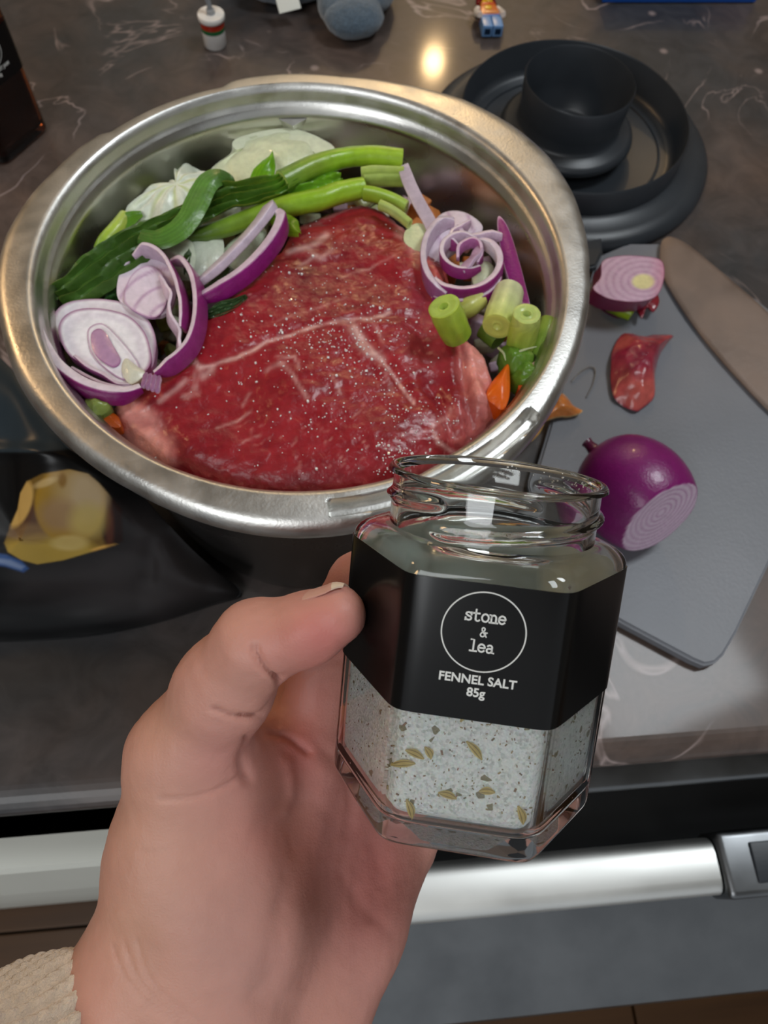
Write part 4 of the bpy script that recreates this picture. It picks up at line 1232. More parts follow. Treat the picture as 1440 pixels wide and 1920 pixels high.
def make_jar(name, R, T, s, H, HM, RM, lab, label_z, fill_z, fill_mat, face_ang, title, weight, glassm, salt=False, detail=True, tscale=1.0, cap=False):
    ap = s * 0.866
    R = np.asarray(R); T = np.asarray(T)
    root = empty(name, T)
    tag(root, lab, 'jar')
    X = lambda V: np.asarray(V) @ R.T + T
    n = 144
    wall = 0.0021
    k = s / 0.032
    th_z0 = H + HM * 0.30
    def thr(a, z):
        r = 0
        for ph in (0.0, math.pi):
            aa = (a - ph + 2.2) % (2 * math.pi)
            zc = th_z0 + HM * 0.36 * aa / math.pi
            on = np.clip(aa / 0.25, 0, 1) * np.clip((math.pi * 1.05 - aa) / 0.25, 0, 1)
            r = r + 0.0013 * k * np.exp(-((z - zc) / (0.0010 * k)) ** 2) * on
        return r
    secs = []
    secs.append(jar_section(ap * 0.5, 0, 0, 0.0008))
    secs.append(jar_section(ap * 0.86, 0, 0, 0.0002))
    for a_ in np.linspace(0, 1, 5):
        q = a_ * math.pi / 2
        secs.append(jar_section(ap - 0.0026 * (1 - math.sin(q)), 0, 0, 0.0026 * (1 - math.cos(q))))
    for z in np.linspace(0.006, H - 0.003, 8): secs.append(jar_section(ap, 0, 0, z))
    rn = RM - 0.0011
    for q in np.linspace(0.0, 1, 9):
        e = math.sin(q * math.pi / 2)
        c = 1 - math.cos(q * math.pi / 2)
        secs.append(jar_section(ap - 0.0022 * c * (1 if q < .5 else 1), rn, np.clip(c, 0, 1) ** 1.15, H - 0.0025 + 0.0052 * e))
    for z in np.linspace(H + 0.0036, H + HM - 0.0016, 26):
        secs.append(jar_section(rn, rn, 1, z, thread=thr))
    for q in np.linspace(0, math.pi, 7):
        secs.append(jar_section(0, RM - 0.0012 + 0.0004 + 0.0011 * math.cos(q), 1, H + HM - 0.0012 + 0.0012 * math.sin(q)))
    ri = RM - 0.0022
    for z in np.linspace(H + HM - 0.002, H + 0.0035, 5): secs.append(jar_section(0, ri - 0.0006, 1, z))
    for q in np.linspace(1, 0.0, 7):
        e = math.sin(q * math.pi / 2); c = 1 - math.cos(q * math.pi / 2)
        secs.append(jar_section(ap - wall, ri - 0.0006, np.clip(c, 0, 1) ** 1.1, H - 0.0050 + 0.0055 * e))
    for z in np.linspace(H - 0.006, 0.009, 6): secs.append(jar_section(ap - wall, 0, 0, z))
    for a_ in np.linspace(0, 1, 5)[1:]:
        q = a_ * math.pi / 2
        secs.append(jar_section(ap - wall - 0.003 * (1 - math.cos(q)), 0, 0, 0.0078 - 0.003 * math.sin(q)))
    secs.append(jar_section((ap - wall) * 0.5, 0, 0, 0.0052))
    S = np.array(secs)
    V = S.reshape(-1, 3)
    Fc = grid_faces(len(secs), n, cv=True)
    V = np.vstack([V, [[0, 0, 0.0010]], [[0, 0, 0.0054]]])
    c0, c1 = len(V) - 2, len(V) - 1
    l0 = (len(secs) - 1) * n
    for j in range(n):
        Fc.append((c0, (j + 1) % n, j)[::-1] if False else (c0, j, (j + 1) % n)[::-1])
        Fc.append((c1, l0 + (j + 1) % n, l0 + j)[::-1])
    go = obj('glass', X(V), [f[::-1] for f in Fc], glassm, root)
    # contents
    apc = ap - wall - (0.0007 if salt else 0.0002)
    sec2 = [jar_section(apc * 0.9, 0, 0, 0.0060), jar_section(apc - 0.0012, 0, 0, 0.0066), jar_section(apc, 0, 0, 0.0088)]
    for z in np.linspace(0.012, fill_z - 0.001, 8): sec2.append(jar_section(apc, 0, 0, z))
    for q in (0.96, 0.8, 0.6, 0.4, 0.2): sec2.append(jar_section(apc * q, 0, 0, fill_z))
    S2 = np.array(sec2)
    V2 = S2.reshape(-1, 3)
    if salt:
        m_ = V2[:, 2] > fill_z - 0.0005
        V2[m_, 2] += 0.0008 * fbm(V2[m_], 300, 2, 3)
    F2 = grid_faces(len(sec2), n, cv=True)
    F2.append(tuple(range(n)))
    F2.append(tuple(range(len(V2) - 1, len(V2) - n - 1, -1)))
    co = obj('salt_filling' if salt else 'dark_syrup', X(V2), [f[::-1] for f in F2], fill_mat, root)
    # wrapped label: outer face black, inner face paper
    zl = np.linspace(label_z[0], label_z[1], 8)
    a = np.linspace(0, 2 * math.pi, 288, endpoint=False)
    Vl = []
    for off in (0.00010, 0.00024):
        for z in zl:
            r = hexr(a, ap + off)
            Vl.append(np.stack([r * np.cos(a), r * np.sin(a), np.full(288, z)], 1))
    Vl = np.array(Vl).reshape(-1, 3)
    g = grid_faces(8, 288, cv=True)
    k8 = 8 * 288
    Fl = list(g); mi = [1] * len(g)
    Fl += [tuple(i + k8 for i in f[::-1]) for f in g]; mi += [0] * len(g)
    for j in range(288):
        j2 = (j + 1) % 288
        Fl.append((j, j2, j2 + k8, j + k8)[::-1]); mi.append(0)
        b = 7 * 288
        Fl.append((b + j, b + j2, b + j2 + k8, b + j + k8)); mi.append(0)
    lo = obj('paper_label', X(Vl), Fl, None, root, mats=[M_BLACK, M_PAPER], fmat=mi)
    lo['label'] = 'black wrapped paper label'
    # print on one face
    fn = np.array([math.cos(face_ang), math.sin(face_ang), 0])
    fx = np.array([-math.sin(face_ang), math.cos(face_ang), 0])
    uz = np.array([0, 0, 1.0])
    def onface(x, z, off=0.00028): return fn * (ap + off) + fx * x + uz * z
    Rn, Rx, Rz = R @ fn, R @ fx, R @ uz
    zc = label_z[0] + (label_z[1] - label_z[0]) * 0.655
    rad = 0.00830 * k * tscale
    circ = [(rad * math.cos(t), rad * math.sin(t)) for t in np.linspace(0, 2 * math.pi, 97)]
    circ[-1] = circ[0]
    V, Fc = stroke_mesh([circ], 0.00026 * k, X(onface(0, zc)), Rx, Rz, Rn)
    obj('label_circle', V, Fc, M_WHITE, lo, smooth=False)
    lh = 0.00165 * k * tscale
    def word(w_, zb, adv, sc, wd):
        L = []
        x0 = -adv * len(w_) / 2
        for i, ch in enumerate(w_):
            for st in GL[ch]:
                L.append([((x0 + adv * (i + 0.5)) + (p[0] - 0.5) * sc * 1.05, zb + p[1] * sc) for p in st])
        return stroke_mesh(L, wd, X(onface(0, zc)), Rx, Rz, Rn)
    V, Fc = join([word('stone', 0.0022 * k * tscale, lh * 1.0, lh, 0.00034 * k), word('&', -0.0009 * k * tscale, lh, lh * 0.86, 0.00026 * k), word('lea', -0.0041 * k * tscale, lh * 1.0, lh, 0.00034 * k)])
    obj('label_name', V, Fc, M_WHITE, lo, smooth=False)
    parts = []
    for txt, zz, sz in ((title, zc - 0.0110 * k * tscale, 0.0026 * k * tscale), (weight, zc - 0.0137 * k * tscale, 0.0026 * k * tscale)):
        v, f = text_mesh(txt, sz, 0.00006)
        W = np.array([onface(p[0], zz + p[1], 0.00030 + p[2]) for p in v])
        parts.append((X(W), f))
    V, Fc = join(parts)
    obj('label_text', V, Fc, M_WHITE, lo, smooth=False)
    return root, R, T, ap, apc

RJ = np.array([[0.9701, 0.2046, 0.1307], [-0.2285, 0.5874, 0.7764], [0.0821, -0.783, 0.6166]])
RJ = np.linalg.qr(RJ)[0] * np.sign(np.diag(np.linalg.qr(RJ)[1]))
TJ = np.array([0.0314, -0.2013, 0.1788])

def salt_mat():
    m = bpy.data.materials.new('salt_crystals')
    m.use_nodes = True
    nt = m.node_tree
    b = nt.nodes['Principled BSDF']
    tc = nt.nodes.new('ShaderNodeTexCoord')
    vo = nt.nodes.new('ShaderNodeTexVoronoi'); vo.inputs['Scale'].default_value = 1600
    nt.links.new(tc.outputs['Object'], vo.inputs['Vector'])
    sp = nt.nodes.new('ShaderNodeSeparateColor'); nt.links.new(vo.outputs['Color'], sp.inputs[0])
    r = nt.nodes.new('ShaderNodeValToRGB')
    r.color_ramp.elements[0].color = lin((214, 216, 212)); r.color_ramp.elements[0].position = 0.0
    r.color_ramp.elements[1].color = lin((254, 254, 252)); r.color_ramp.elements[1].position = 0.45
    nt.links.new(sp.outputs[0], r.inputs['Fac'])
    v2 = nt.nodes.new('ShaderNodeTexVoronoi'); v2.inputs['Scale'].default_value = 700
    nt.links.new(tc.outputs['Object'], v2.inputs['Vector'])
    s2_ = nt.nodes.new('ShaderNodeSeparateColor'); nt.links.new(v2.outputs['Color'], s2_.inputs[0])
    g = nt.nodes.new('ShaderNodeMath'); g.operation = 'GREATER_THAN'; g.inputs[1].default_value = 0.97
    nt.links.new(s2_.outputs[1], g.inputs[0])
    mx = nt.nodes.new('ShaderNodeMix'); mx.data_type = 'RGBA'
    mx.inputs[7].default_value = tuple(lin((150, 140, 110)))
    nt.links.new(g.outputs[0], mx.inputs[0]); nt.links.new(r.outputs[0], mx.inputs[6]); nt.links.new(mx.outputs[2], b.inputs['Base Color'])
    bp = nt.nodes.new('ShaderNodeBump'); bp.inputs['Strength'].default_value = 0.8; bp.inputs['Distance'].default_value = 0.0004
    nt.links.new(vo.outputs['Distance'], bp.inputs['Height']); nt.links.new(bp.outputs[0], b.inputs['Normal'])
    b.inputs['Roughness'].default_value = 0.35
    b.inputs['Subsurface Weight'].default_value = 0.3
    b.inputs['Subsurface Scale'].default_value = 0.001
    return m
M_SALTFILL = salt_mat()
jar, RJ, TJ, APJ, APC = make_jar('salt_jar', RJ, TJ, 0.032, 0.0633, 0.0155, 0.0243, 'open hexagonal glass jar of fennel salt with black label held in the hand', (0.0318, 0.0608), 0.043, M_SALTFILL,
                                 -math.pi / 2, 'FENNEL SALT', '85g', M_GLASS, salt=True)
def jarface(px_, py_, ang, depth):
    """hit a face plane (outward angle ang, distance depth from the jar axis) along a sight line"""
    fn = RJ @ np.array([math.cos(ang), math.sin(ang), 0])
    r = ray(px_, py_)
    t = ((TJ + fn * depth - CAM) @ fn) / (r @ fn)
    return CAM + r * t, fn
M_SEED = mat('fennel_seed', attr=True, rough=0.6, nscale=900, namt=0.1)
SEEDS = [(868, 1332, 88, 4.0, 'upright fennel seed at the top of the salt under the label'), (842, 1326, 70, 3.2, 'short fennel seed left of the upright one under the label'), (889, 1404, 38, 4.6, 'largest fennel seed slanting in the middle of the salt'),
         (778, 1411, 12, 3.8, 'fennel seed at the upper left of the salt'), (758, 1430, -22, 4.4, 'fennel seed just below the upper left one'), (839, 1488, 4, 3.6, 'level fennel seed low in the middle of the salt'),
         (913, 1481, -12, 3.0, 'small fennel seed right of the level one'), (768, 1513, 62, 4.2, 'steep fennel seed at the lower left of the salt'), (975, 1524, 62, 3.8, 'steep fennel seed at the lower right of the salt'), (803, 1408, 50, 2.6, 'tiny fennel seed between the two at the upper left')]
fx_ = RJ @ np.array([1, 0, 0.0]); fz_ = RJ @ np.array([0, 0, 1.0])
for x, y, a, Ls, lab in SEEDS:
    P0, fn = jarface(x, y, -math.pi / 2, APC + 0.00022)
    a = math.radians(a + 8)
    d = fx_ * math.cos(a) - fz_ * math.sin(a)
    wv = np.cross(fn, d)
    n1, n2 = 18, 20
    V = []; cc = []
    for i in range(n1):
        u = i / (n1 - 1)
        hw = 0.00078 * math.sin(math.pi * min(max(u, 0.04), 0.96)) ** 0.7
        for j in range(n2):
            b = 2 * math.pi * j / n2
            rr_ = hw * (1 + 0.14 * math.cos(5 * b))
            V.append(P0 + d * (u - 0.5) * Ls * 1.12 / 1000 + wv * (rr_ * math.cos(b) + 0.0003 * math.sin(u * 3)) + fn * rr_ * 0.75 * math.sin(b))
            cc.append(lin((216, 192, 122)) if math.cos(5 * b) > -0.1 else lin((140, 112, 60)))
    Fc = grid_faces(n1, n2, cv=True) + [tuple(range(n2)), tuple(range(n1 * n2 - 1, n1 * n2 - n2 - 1, -1))]
    o = obj('fennel_seed', V, Fc, M_SEED, None, col=cc)
    tag(o, lab, 'seed', 'fennel seeds pressed against the front glass of the jar')
# crushed flakes in the salt
pp = []; pc = []
for ang, xr, cnt in ((-math.pi / 2, 0.0155, 200), (-math.pi / 2 - math.pi / 3, 0.0155, 80), (-math.pi / 2 + math.pi / 3, 0.0155, 60)):
    fn = RJ @ np.array([math.cos(ang), math.sin(ang), 0]); fxx = RJ @ np.array([-math.sin(ang), math.cos(ang), 0])
    for _ in range(cnt):
        x = rng.uniform(-xr, xr) * 0.92; z = rng.uniform(0.0095, 0.0345)
        c_ = TJ + fn * (APC + 0.00003) + fxx * x + fz_ * z
        sz = rng.uniform(0.00014, 0.00040) * (1.8 if rng.random() < 0.08 else 1)
        Rr = np.stack([fxx, fz_, fn], 1) @ rotz(rng.uniform(0, 6.28))
        v, f = box(c_, (sz * rng.uniform(.8, 1.8), sz * 0.7, 0.00022), Rr)
        pp.append((v, f)); pc.append(np.tile(lin([(158, 142, 104), (126, 110, 80), (170, 148, 108), (150, 116, 92)][rng.integers(0, 4)]), (8, 1)))
V, Fc = join(pp)
fk = obj('fennel_flakes', V, Fc, M_SEED, None, col=np.vstack(pc), smooth=False)
tag(fk, 'brown crushed fennel flakes mixed through the salt in the jar', 'spice', kind='stuff')
# a few salt grains stuck on the glass rim
pp = []
for _ in range(46):
    a = rng.uniform(0.15, 1.5)
    r_ = 0.0243 - 0.0024
    z = 0.0633 + 0.0155 - rng.uniform(0.0008, 0.0045)
    sz = rng.uniform(0.00018, 0.00045)
    pp.append(box(RJ @ np.array([r_ * math.cos(a), r_ * math.sin(a), z]) + TJ, (sz, sz, sz), RJ @ rotz(rng.uniform(0, 3))))
V, Fc = join(pp)
tag(obj('salt_grains', V, Fc, M_SALT, None, smooth=False), 'a few salt grains stuck inside the open glass rim of the jar', 'salt', kind='stuff')

# the dark jam jar on the worktop
M_AMBER = glass_mat('amber_glass', (0.40, 0.13, 0.05, 1))
M_SYRUP = mat('dark_syrup', lin((34, 8, 5)), 0.25, nscale=40, namt=0.2)
s_j = 0.0415
corner = at(92, 245, 0)
e_dir = norm(at(20, 308, 0) - at(92, 245, 0))
# face from right corner towards the camera-left; outward normal of that face
fnj = np.array([-e_dir[1], e_dir[0], 0]); fnj = fnj if fnj @ (CAM - corner) * np.array(1) > 0 else -fnj
mid = corner + e_dir * s_j * 0.5
cen = mid - fnj * s_j * 0.866
ang_f = math.atan2(fnj[1], fnj[0])
# rotate the local jar so that one face points along fnj: local faces at 30+60k degrees
rot_a = ang_f - math.radians(-90)
RJ2 = rotz(rot_a)
make_jar('jam_jar', RJ2, np.array([cen[0], cen[1], 0.0004]), s_j, 0.0865, 0.018, 0.030, 'tall hexagonal jar of dark red jam with black label at the left edge', (0.0465, 0.0765), 0.074, M_SYRUP,
         -math.pi / 2, 'GRAPEFRUIT JAM', '250g', M_AMBER, tscale=0.85)

# ================================================================== the hand
def cp(px_, py_, d):     # camera-space point
    return np.array([(px_ - 720) / F_PX * d, -(py_ - 960) / F_PX * d, -d])
CAPS = [  # (a, ra_px, b, rb_px, k)
    ((632,1153,.1708), 56, (575,1180,.1735), 65, .004),
    ((575,1180,.1735), 65, (482,1206,.1770), 76, .004),
    ((482,1206,.1770), 78, (420,1290,.186), 86, .004),
    ((420,1290,.186), 86, (350,1416,.197), 98, .005),
    ((350,1416,.197), 100, (336,1600,.203), 118, .008),
    ((336,1600,.203), 118, (290,1826,.207), 128, .010),
    ((290,1826,.207), 128, (150,1990,.205), 140, .012),
    ((150,1990,.205), 140, (-60,2160,.198), 150, .010),
    ((420,1500,.205), 92, (430,1700,.207), 132, .012),
    ((430,1700,.207), 132, (400,1900,.210), 135, .012),
    ((400,1900,.210), 150, (200,2110,.203), 165, .012),
    ((560,1420,.224), 78, (500,1700,.216), 90, .012),      # index metacarpal
    ((650,1450,.234), 74, (540,1800,.222), 100, .010),
    ((725,1530,.2395), 70, (590,1850,.225), 100, .010),
    ((752,1592,.2420), 62, (655,1730,.233), 92, .010),
    ((655,1730,.233), 92, (540,1930,.224), 118, .010),
    ((540,1930,.224), 120, (360,2150,.218), 140, .012),
    ((430,1400,.206), 46, (560,1400,.226), 60, .012),      # web of the thumb
    # index finger
    ((575,1400,.2270), 70, (606,1205,.2235), 62, .006),
    ((606,1205,.2235), 60, (676,1092,.2190), 56, .004),
    ((676,1092,.2190), 54, (830,1130,.2215), 50, .003),
    ((830,1130,.2215), 50, (925,1180,.2225), 45, .002),
]
FING = [  # middle, ring, little finger behind the jar: each rooted in the palm
    [((650,1450,.234), 66), ((760,1235,.2245), 56), ((880,1225,.2225), 50), ((975,1275,.2235), 44)],
    [((725,1530,.2395), 60), ((840,1350,.2290), 53), ((935,1320,.2265), 47), ((1015,1360,.2265), 41)],
    [((752,1592,.2420), 52), ((880,1450,.2350), 45), ((950,1425,.2300), 40), ((1010,1450,.2285), 35)],
]
h = 0.00085
lo_ = np.array([-0.125, -0.150, -0.262]); hi_ = np.array([0.058, -0.006, -0.148])
dims = np.ceil((hi_ - lo_) / h).astype(int)
field = np.full(int(np.prod(dims)), 0.05, np.float32)
axs = [lo_[i] + np.arange(dims[i]) * h for i in range(3)]
Fh = field.reshape(dims)
def add_caps(a, ra, b, rb, k, F3):
    A, B = cp(*a), cp(*b)
    RA, RB = ra * a[2] / F_PX, rb * b[2] / F_PX
    lo2 = np.minimum(A, B) - max(RA, RB) - 0.014; hi2 = np.maximum(A, B) + max(RA, RB) + 0.014
    i0 = np.maximum(0, np.floor((lo2 - lo_) / h).astype(int)); i1 = np.minimum(dims, np.ceil((hi2 - lo_) / h).astype(int))
    if (i1 <= i0).any(): return
    G = np.stack(np.meshgrid(axs[0][i0[0]:i1[0]], axs[1][i0[1]:i1[1]], axs[2][i0[2]:i1[2]], indexing='ij'), -1).reshape(-1, 3)
    d = capsule(G, A, B, RA, RB).reshape(i1 - i0)
    sl = tuple(slice(i0[q], i1[q]) for q in range(3))
    F3[sl] = smin(F3[sl], d.astype(np.float32), k)
for a, ra, b, rb, k in CAPS[:-3]: add_caps(a, ra, b, rb, k, Fh)
idx = np.full_like(Fh, 0.05)
for a, ra, b, rb, k in CAPS[-4:]: add_caps(a, ra, b, rb, k, idx)
Fh[:] = smin(Fh, idx, 0.003)
for ch in FING:
    one = np.full_like(Fh, 0.05)
    for (a, ra), (b, rb) in zip(ch[:-1], ch[1:]): add_caps(a, ra, b, rb, 0.003, one)
    Fh[:] = smin(Fh, one, 0.0022)
# the jar presses a little into palm and fingers: flatten the flesh against the glass
G = np.stack(np.meshgrid(*axs, indexing='ij'), -1).reshape(-1, 3)
near = np.abs(Fh.ravel()) < 0.004
Gw = G[near] @ RCW.T + CAM
q = (Gw - TJ) @ RJ
aq = np.arctan2(q[:, 1], q[:, 0]); rq = np.hypot(q[:, 0], q[:, 1])
dj = np.maximum(rq - hexr(aq, APJ + 0.0003), np.maximum(-q[:, 2], q[:, 2] - 0.064))
ff = Fh.ravel()
ff[near] = np.maximum(ff[near], -dj)
Fh = ff.reshape(dims)
del G
V, Q = surface_nets(Fh, lo_, h)
Nn = vnormals(V, Q)
Vw = V @ RCW.T + CAM
px = to_px(Vw)
front = Nn[:, 2] > 0.05                       # faces the photographer
def crease(poly, w, dep):
    global V
    d = seg_dist2d(px, smooth_path(np.array(poly, float), 24))
    m = np.exp(-(d / w) ** 2) * dep * np.clip(Nn[:, 2] * 2, 0, 1)
    V = V - Nn * m[:, None]
def raise_(poly, w, dep): crease(poly, w, -dep)
crease([(476,1215),(492,1248),(512,1268),(524,1276)], 5, .0016)          # thumb joint fold
crease([(524,1272),(522,1295),(508,1320),(488,1342),(455,1345)], 6, .0013)
crease([(400,1330),(440,1345),(490,1348),(520,1360)], 5, .0006)
crease([(465,1385),(500,1375),(540,1382),(580,1410)], 7, .0012)
crease([(468,1395),(455,1430),(462,1460)], 10, .0020)
crease([(300,1500),(360,1497),(410,1480),(450,1455)], 5, .0006)
crease([(265,1600),(300,1598),(330,1590)], 4, .0003)
crease([(560,1420),(575,1480),(560,1560),(535,1680),(520,1780),(480,1870)], 24, .0007)
crease([(600,1400),(640,1440),(660,1500),(650,1560)], 14, .0005)
raise_([(620,1450),(590,1560),(560,1700),(540,1850)], 28, .0006)
crease([(700,1580),(720,1650),(700,1720)], 18, .0005)
crease([(640,1640),(680,1700),(735,1750)], 14, .0003)
raise_([(540,1430),(545,1480),(530,1520)], 14, .0008)
for k in range(3):
    o_ = k * 22
    crease([(212 + o_, 1775 - k * 6), (232 + o_, 1830), (275 + o_, 1880), (340 + o_, 1925)], 3.5, .00045)
crease([(400,1330),(430,1340),(450,1344)], 4, .0005)
crease([(640,1238),(610,1250),(580,1262)], 4, .0004)
Nn = vnormals(V, Q)
V = V + Nn * (0.00010 * fbm(V, 420, 2, 71) + 0.0004 * fbm(V, 60, 2, 75))[:, None]
Vw = V @ RCW.T + CAM
cbase_ = lin((203, 150, 134)); cp_ = lin((199, 133, 125)); cr = lin((200, 108, 102)); cy = lin((198, 153, 129)); cg = lin((174, 135, 127))
col = np.tile(cbase_, (len(V), 1))
def tint(cx, cy_, sx, sy, cc, am):
    global col
    w = (am * np.exp(-((px[:, 0] - cx) / sx) ** 2 - ((px[:, 1] - cy_) / sy) ** 2) * np.clip(0.85 + 0.4 * fbm(V, 45, 2, 81), 0, 1.2))[:, None].clip(0, 1)
    col = col * (1 - w) + cc * w
tint(640, 1650, 170, 380, cp_, 0.9)
tint(430, 1420, 90, 90, cp_, 0.6)
tint(600, 1190, 90, 60, cr, 0.75)
tint(520, 1230, 50, 40, cr, 0.3)
tint(560, 1400, 60, 70, cr, 0.65)
tint(590, 1290, 60, 60, cr, 0.6)
tint(480, 1560, 60, 60, cr, 0.25)
tint(640, 1080, 60, 60, cp_, 0.6)
tint(260, 1700, 90, 260, cy, 0.7)
tint(420, 1760, 110, 120, cg, 0.55)
tint(700, 1650, 90, 110, cr, 0.30)
tint(300, 1360, 50, 60, cy, 0.4)
person = empty('person', cp(300, 1850, .208) @ RCW.T + CAM)
tag(person, 'left hand in a cream knitted sleeve holding the salt jar between thumb and fingers', 'person')
hand = obj('hand', Vw, Q, M_SKIN, person, col=col)
hv = Vw
bvh_h = BVHTree.FromPolygons(Vw.tolist(), Q.tolist())
def hith(px_, py_):
    r = ray(px_, py_); r = r / np.linalg.norm(r)
    l, n, i, d = bvh_h.ray_cast(Vector(CAM), Vector(r))
    return None if l is None else (np.array(l), np.array(n))
# thumb nail seen from its side: a curved plate following the top of the thumb
Rr_ = []
nt0, nt1 = cp(560,1118,.1775), cp(650,1080,.1760)
ax = norm(nt1 - nt0)
tc0, tc1 = cp(575,1180,.1735), cp(632,1153,.1708)
upv = norm(np.cross(np.cross(ax, nt0 - tc0), ax))
side = np.cross(ax, upv)
if side[2] < 0: side = -side
V = []
nU, nV = 16, 17
ra0, ra1 = 65 * .1735 / F_PX + 0.0003, 56 * .1708 / F_PX + 0.0004
for i in range(nU):
    u = i / (nU - 1)
    c_ = tc0 + (tc1 - tc0) * (u * 1.5 + 0.05)
    r_ = (ra0 + (ra1 - ra0) * min(u * 1.5, 1)) * (1.0 if u < 0.72 else 1.0 - 0.22 * ((u - 0.72) / 0.28) ** 2)
    for j in range(nV):
        b = math.radians(-62 + 124 * j / (nV - 1))
        b *= 1 - 0.25 * max(0, (u - 0.7) / 0.3) ** 2 - 0.15 * max(0, (0.2 - u) / 0.2) ** 2
        V.append(c_ + upv * r_ * math.cos(b) * 1.01 + side * r_ * math.sin(b) * 1.01)
V = np.array(V)
ctrn = V.mean(0)
Vb = V - 0.0005 * norm(V - (tc0 + tc1) / 2)
g = grid_faces(nU, nV)
ring_ = [i * nV for i in range(nU)] + [(nU - 1) * nV + j for j in range(1, nV)] + [i * nV + nV - 1 for i in range(nU - 2, -1, -1)] + [j for j in range(nV - 2, 0, -1)]
k0 = nU * nV
Fc = g + [tuple(i + k0 for i in f[::-1]) for f in g] + [(ring_[(i + 1) % len(ring_)], ring_[i], ring_[i] + k0, ring_[(i + 1) % len(ring_)] + k0) for i in range(len(ring_))]
Va = np.vstack([V, Vb]) @ RCW.T + CAM
fm_ = []
for f in Fc: fm_.append(1 if (min(f) % k0) // nV >= nU - 4 else 0)
nail = obj('thumb_nail', Va, Fc, None, person, mats=[M_NAIL, M_NAILTIP], fmat=fm_)
nail['label'] = 'short natural thumb nail with pale free edge'

# knitted sleeve
sa = cp(205, 2010, .2080); sb = cp(-268, 2325, .1660)
axd = norm(sb - sa)
wv = norm(np.cross(axd, np.array([0, 0, 1.0]))); dv = np.cross(axd, wv)
if dv[2] < 0: dv = -dv
NU_, NV_ = 150, 420
u = np.linspace(0, 1, NU_); v = np.linspace(0, 2 * math.pi, NV_, endpoint=False)
U, Vv = np.meshgrid(u, v, indexing='ij')
L = np.linalg.norm(sb - sa) * 0.75
along = U * L
cols_ = Vv / (2 * math.pi) * 46
rowsn = along / 0.0030
rib = np.abs(np.sin(cols_ * math.pi)) ** 0.7
vst = np.abs(np.sin((rowsn + 0.5 * np.abs(((cols_ * 2) % 1) - 0.5) * 2) * math.pi)) ** 0.6
bump = 0.0012 * rib + 0.0008 * vst * rib + 0.0006 * (np.sin(cols_ * math.pi / 4) > 0)
edge = np.clip(U * L / 0.003, 0, 1)
rw = 0.0325 + 0.004 * U; rd = 0.0262 + 0.003 * U
r1 = rw + bump - 0.0022 * (1 - edge) ** 2; r2 = rd + bump - 0.0022 * (1 - edge) ** 2
wob_ = 0.0012 * np.sin(Vv * 3 + U * 8)
So = sa + axd * along[..., None] + wv * ((r1 + wob_) * np.cos(Vv))[..., None] + dv * ((r2 + wob_) * np.sin(Vv))[..., None]
Si = sa + axd * along[..., None] + wv * ((rw - 0.0022) * np.cos(Vv))[..., None] + dv * ((rd - 0.0022) * np.sin(Vv))[..., None]
Va = np.vstack([So.reshape(-1, 3), Si.reshape(-1, 3)]) @ RCW.T + CAM
g = grid_faces(NU_, NV_, cv=True)
k0 = NU_ * NV_
Fc = g + [tuple(i + k0 for i in f[::-1]) for f in g] + [((j + 1) % NV_, j, j + k0, (j + 1) % NV_ + k0) for j in range(NV_)]
sl = obj('sleeve', Va, Fc, M_KNIT, person)
sl['label'] = 'cream ribbed knitted sleeve cuff'

# ================================================================== glossy black bag at the left
BG = [(-120,1205,.001),(0,1203,.001),(100,1199,.001),(200,1188,.001),(300,1166,.001),(400,1133,.002),(452,1112,.004),(400,1060,.020),(330,990,.045),(262,925,.062),(200,880,.074),(130,840,.082),(70,770,.084),(20,690,.085),(-60,640,.085),(-200,620,.08),(-260,900,.05),(-240,1120,.01)]
B = smooth_path(P3(BG), 360, True)
cc_ = at(60, 1010, 0.045)
NR = 130
ts = np.linspace(1, 0, NR + 1)[:-1]
Vt = np.array([cc_ + (B - cc_) * t for t in ts]).reshape(-1, 3)
tt = np.repeat(ts, 360)
up = norm(np.array([-0.1, -0.45, 0.9]))
p = to_px(Vt)
prof_ = 0.010 * (1 - tt ** 6)
Vt = Vt + up * (prof_ + (1 - tt ** 8) * (0.0035 * fbm(Vt, 22, 2, 5)))[:, None]
# folds
def fold(poly, w, hgt):
    global Vt
    d = seg_dist2d(p, poly)
    Vt = Vt + up * (hgt * np.exp(-(d / w) ** 2) * (1 - tt ** 8))[:, None]
fold([(-50,845),(60,848),(150,850),(200,838)], 14, .003)
fold([(170,850),(260,960),(340,1050),(430,1115)], 30, .004)
fold([(330,1000),(400,1090)], 24, -.004)
fold([(-40,1140),(120,1130),(260,1120)], 40, -.005)
fold([(250,900),(300,1000),(290,1080)], 18, -.002)
p = to_px(Vt)
col = np.tile(lin((13, 13, 14)), (len(Vt), 1))
def paint(mask, c, am=1.0):
    w = (np.clip(mask, 0, 1) * am)[:, None]
    col[:] = col * (1 - w) + lin(c) * w
def inpoly(poly, soft=4.0):
    d = seg_dist2d(p, poly + [poly[0]]); ins = inside2d(p, poly)
    return np.clip(0.5 + np.where(ins, d, -d) / soft, 0, 1)
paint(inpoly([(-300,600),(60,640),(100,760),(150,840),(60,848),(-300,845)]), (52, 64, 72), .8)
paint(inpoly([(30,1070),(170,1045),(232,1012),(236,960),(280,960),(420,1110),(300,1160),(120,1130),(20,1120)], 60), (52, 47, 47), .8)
WIN = [(8,1018),(18,990),(33,955),(38,925),(50,903),(80,888),(130,880),(165,888),(185,905),(205,928),(228,955),(231,1015),(205,1025),(170,1035),(120,1050),(70,1058),(40,1050),(15,1035)]
win = inpoly(WIN, 3.0)
prn = np.tile(lin((120, 92, 40)), (len(p), 1))
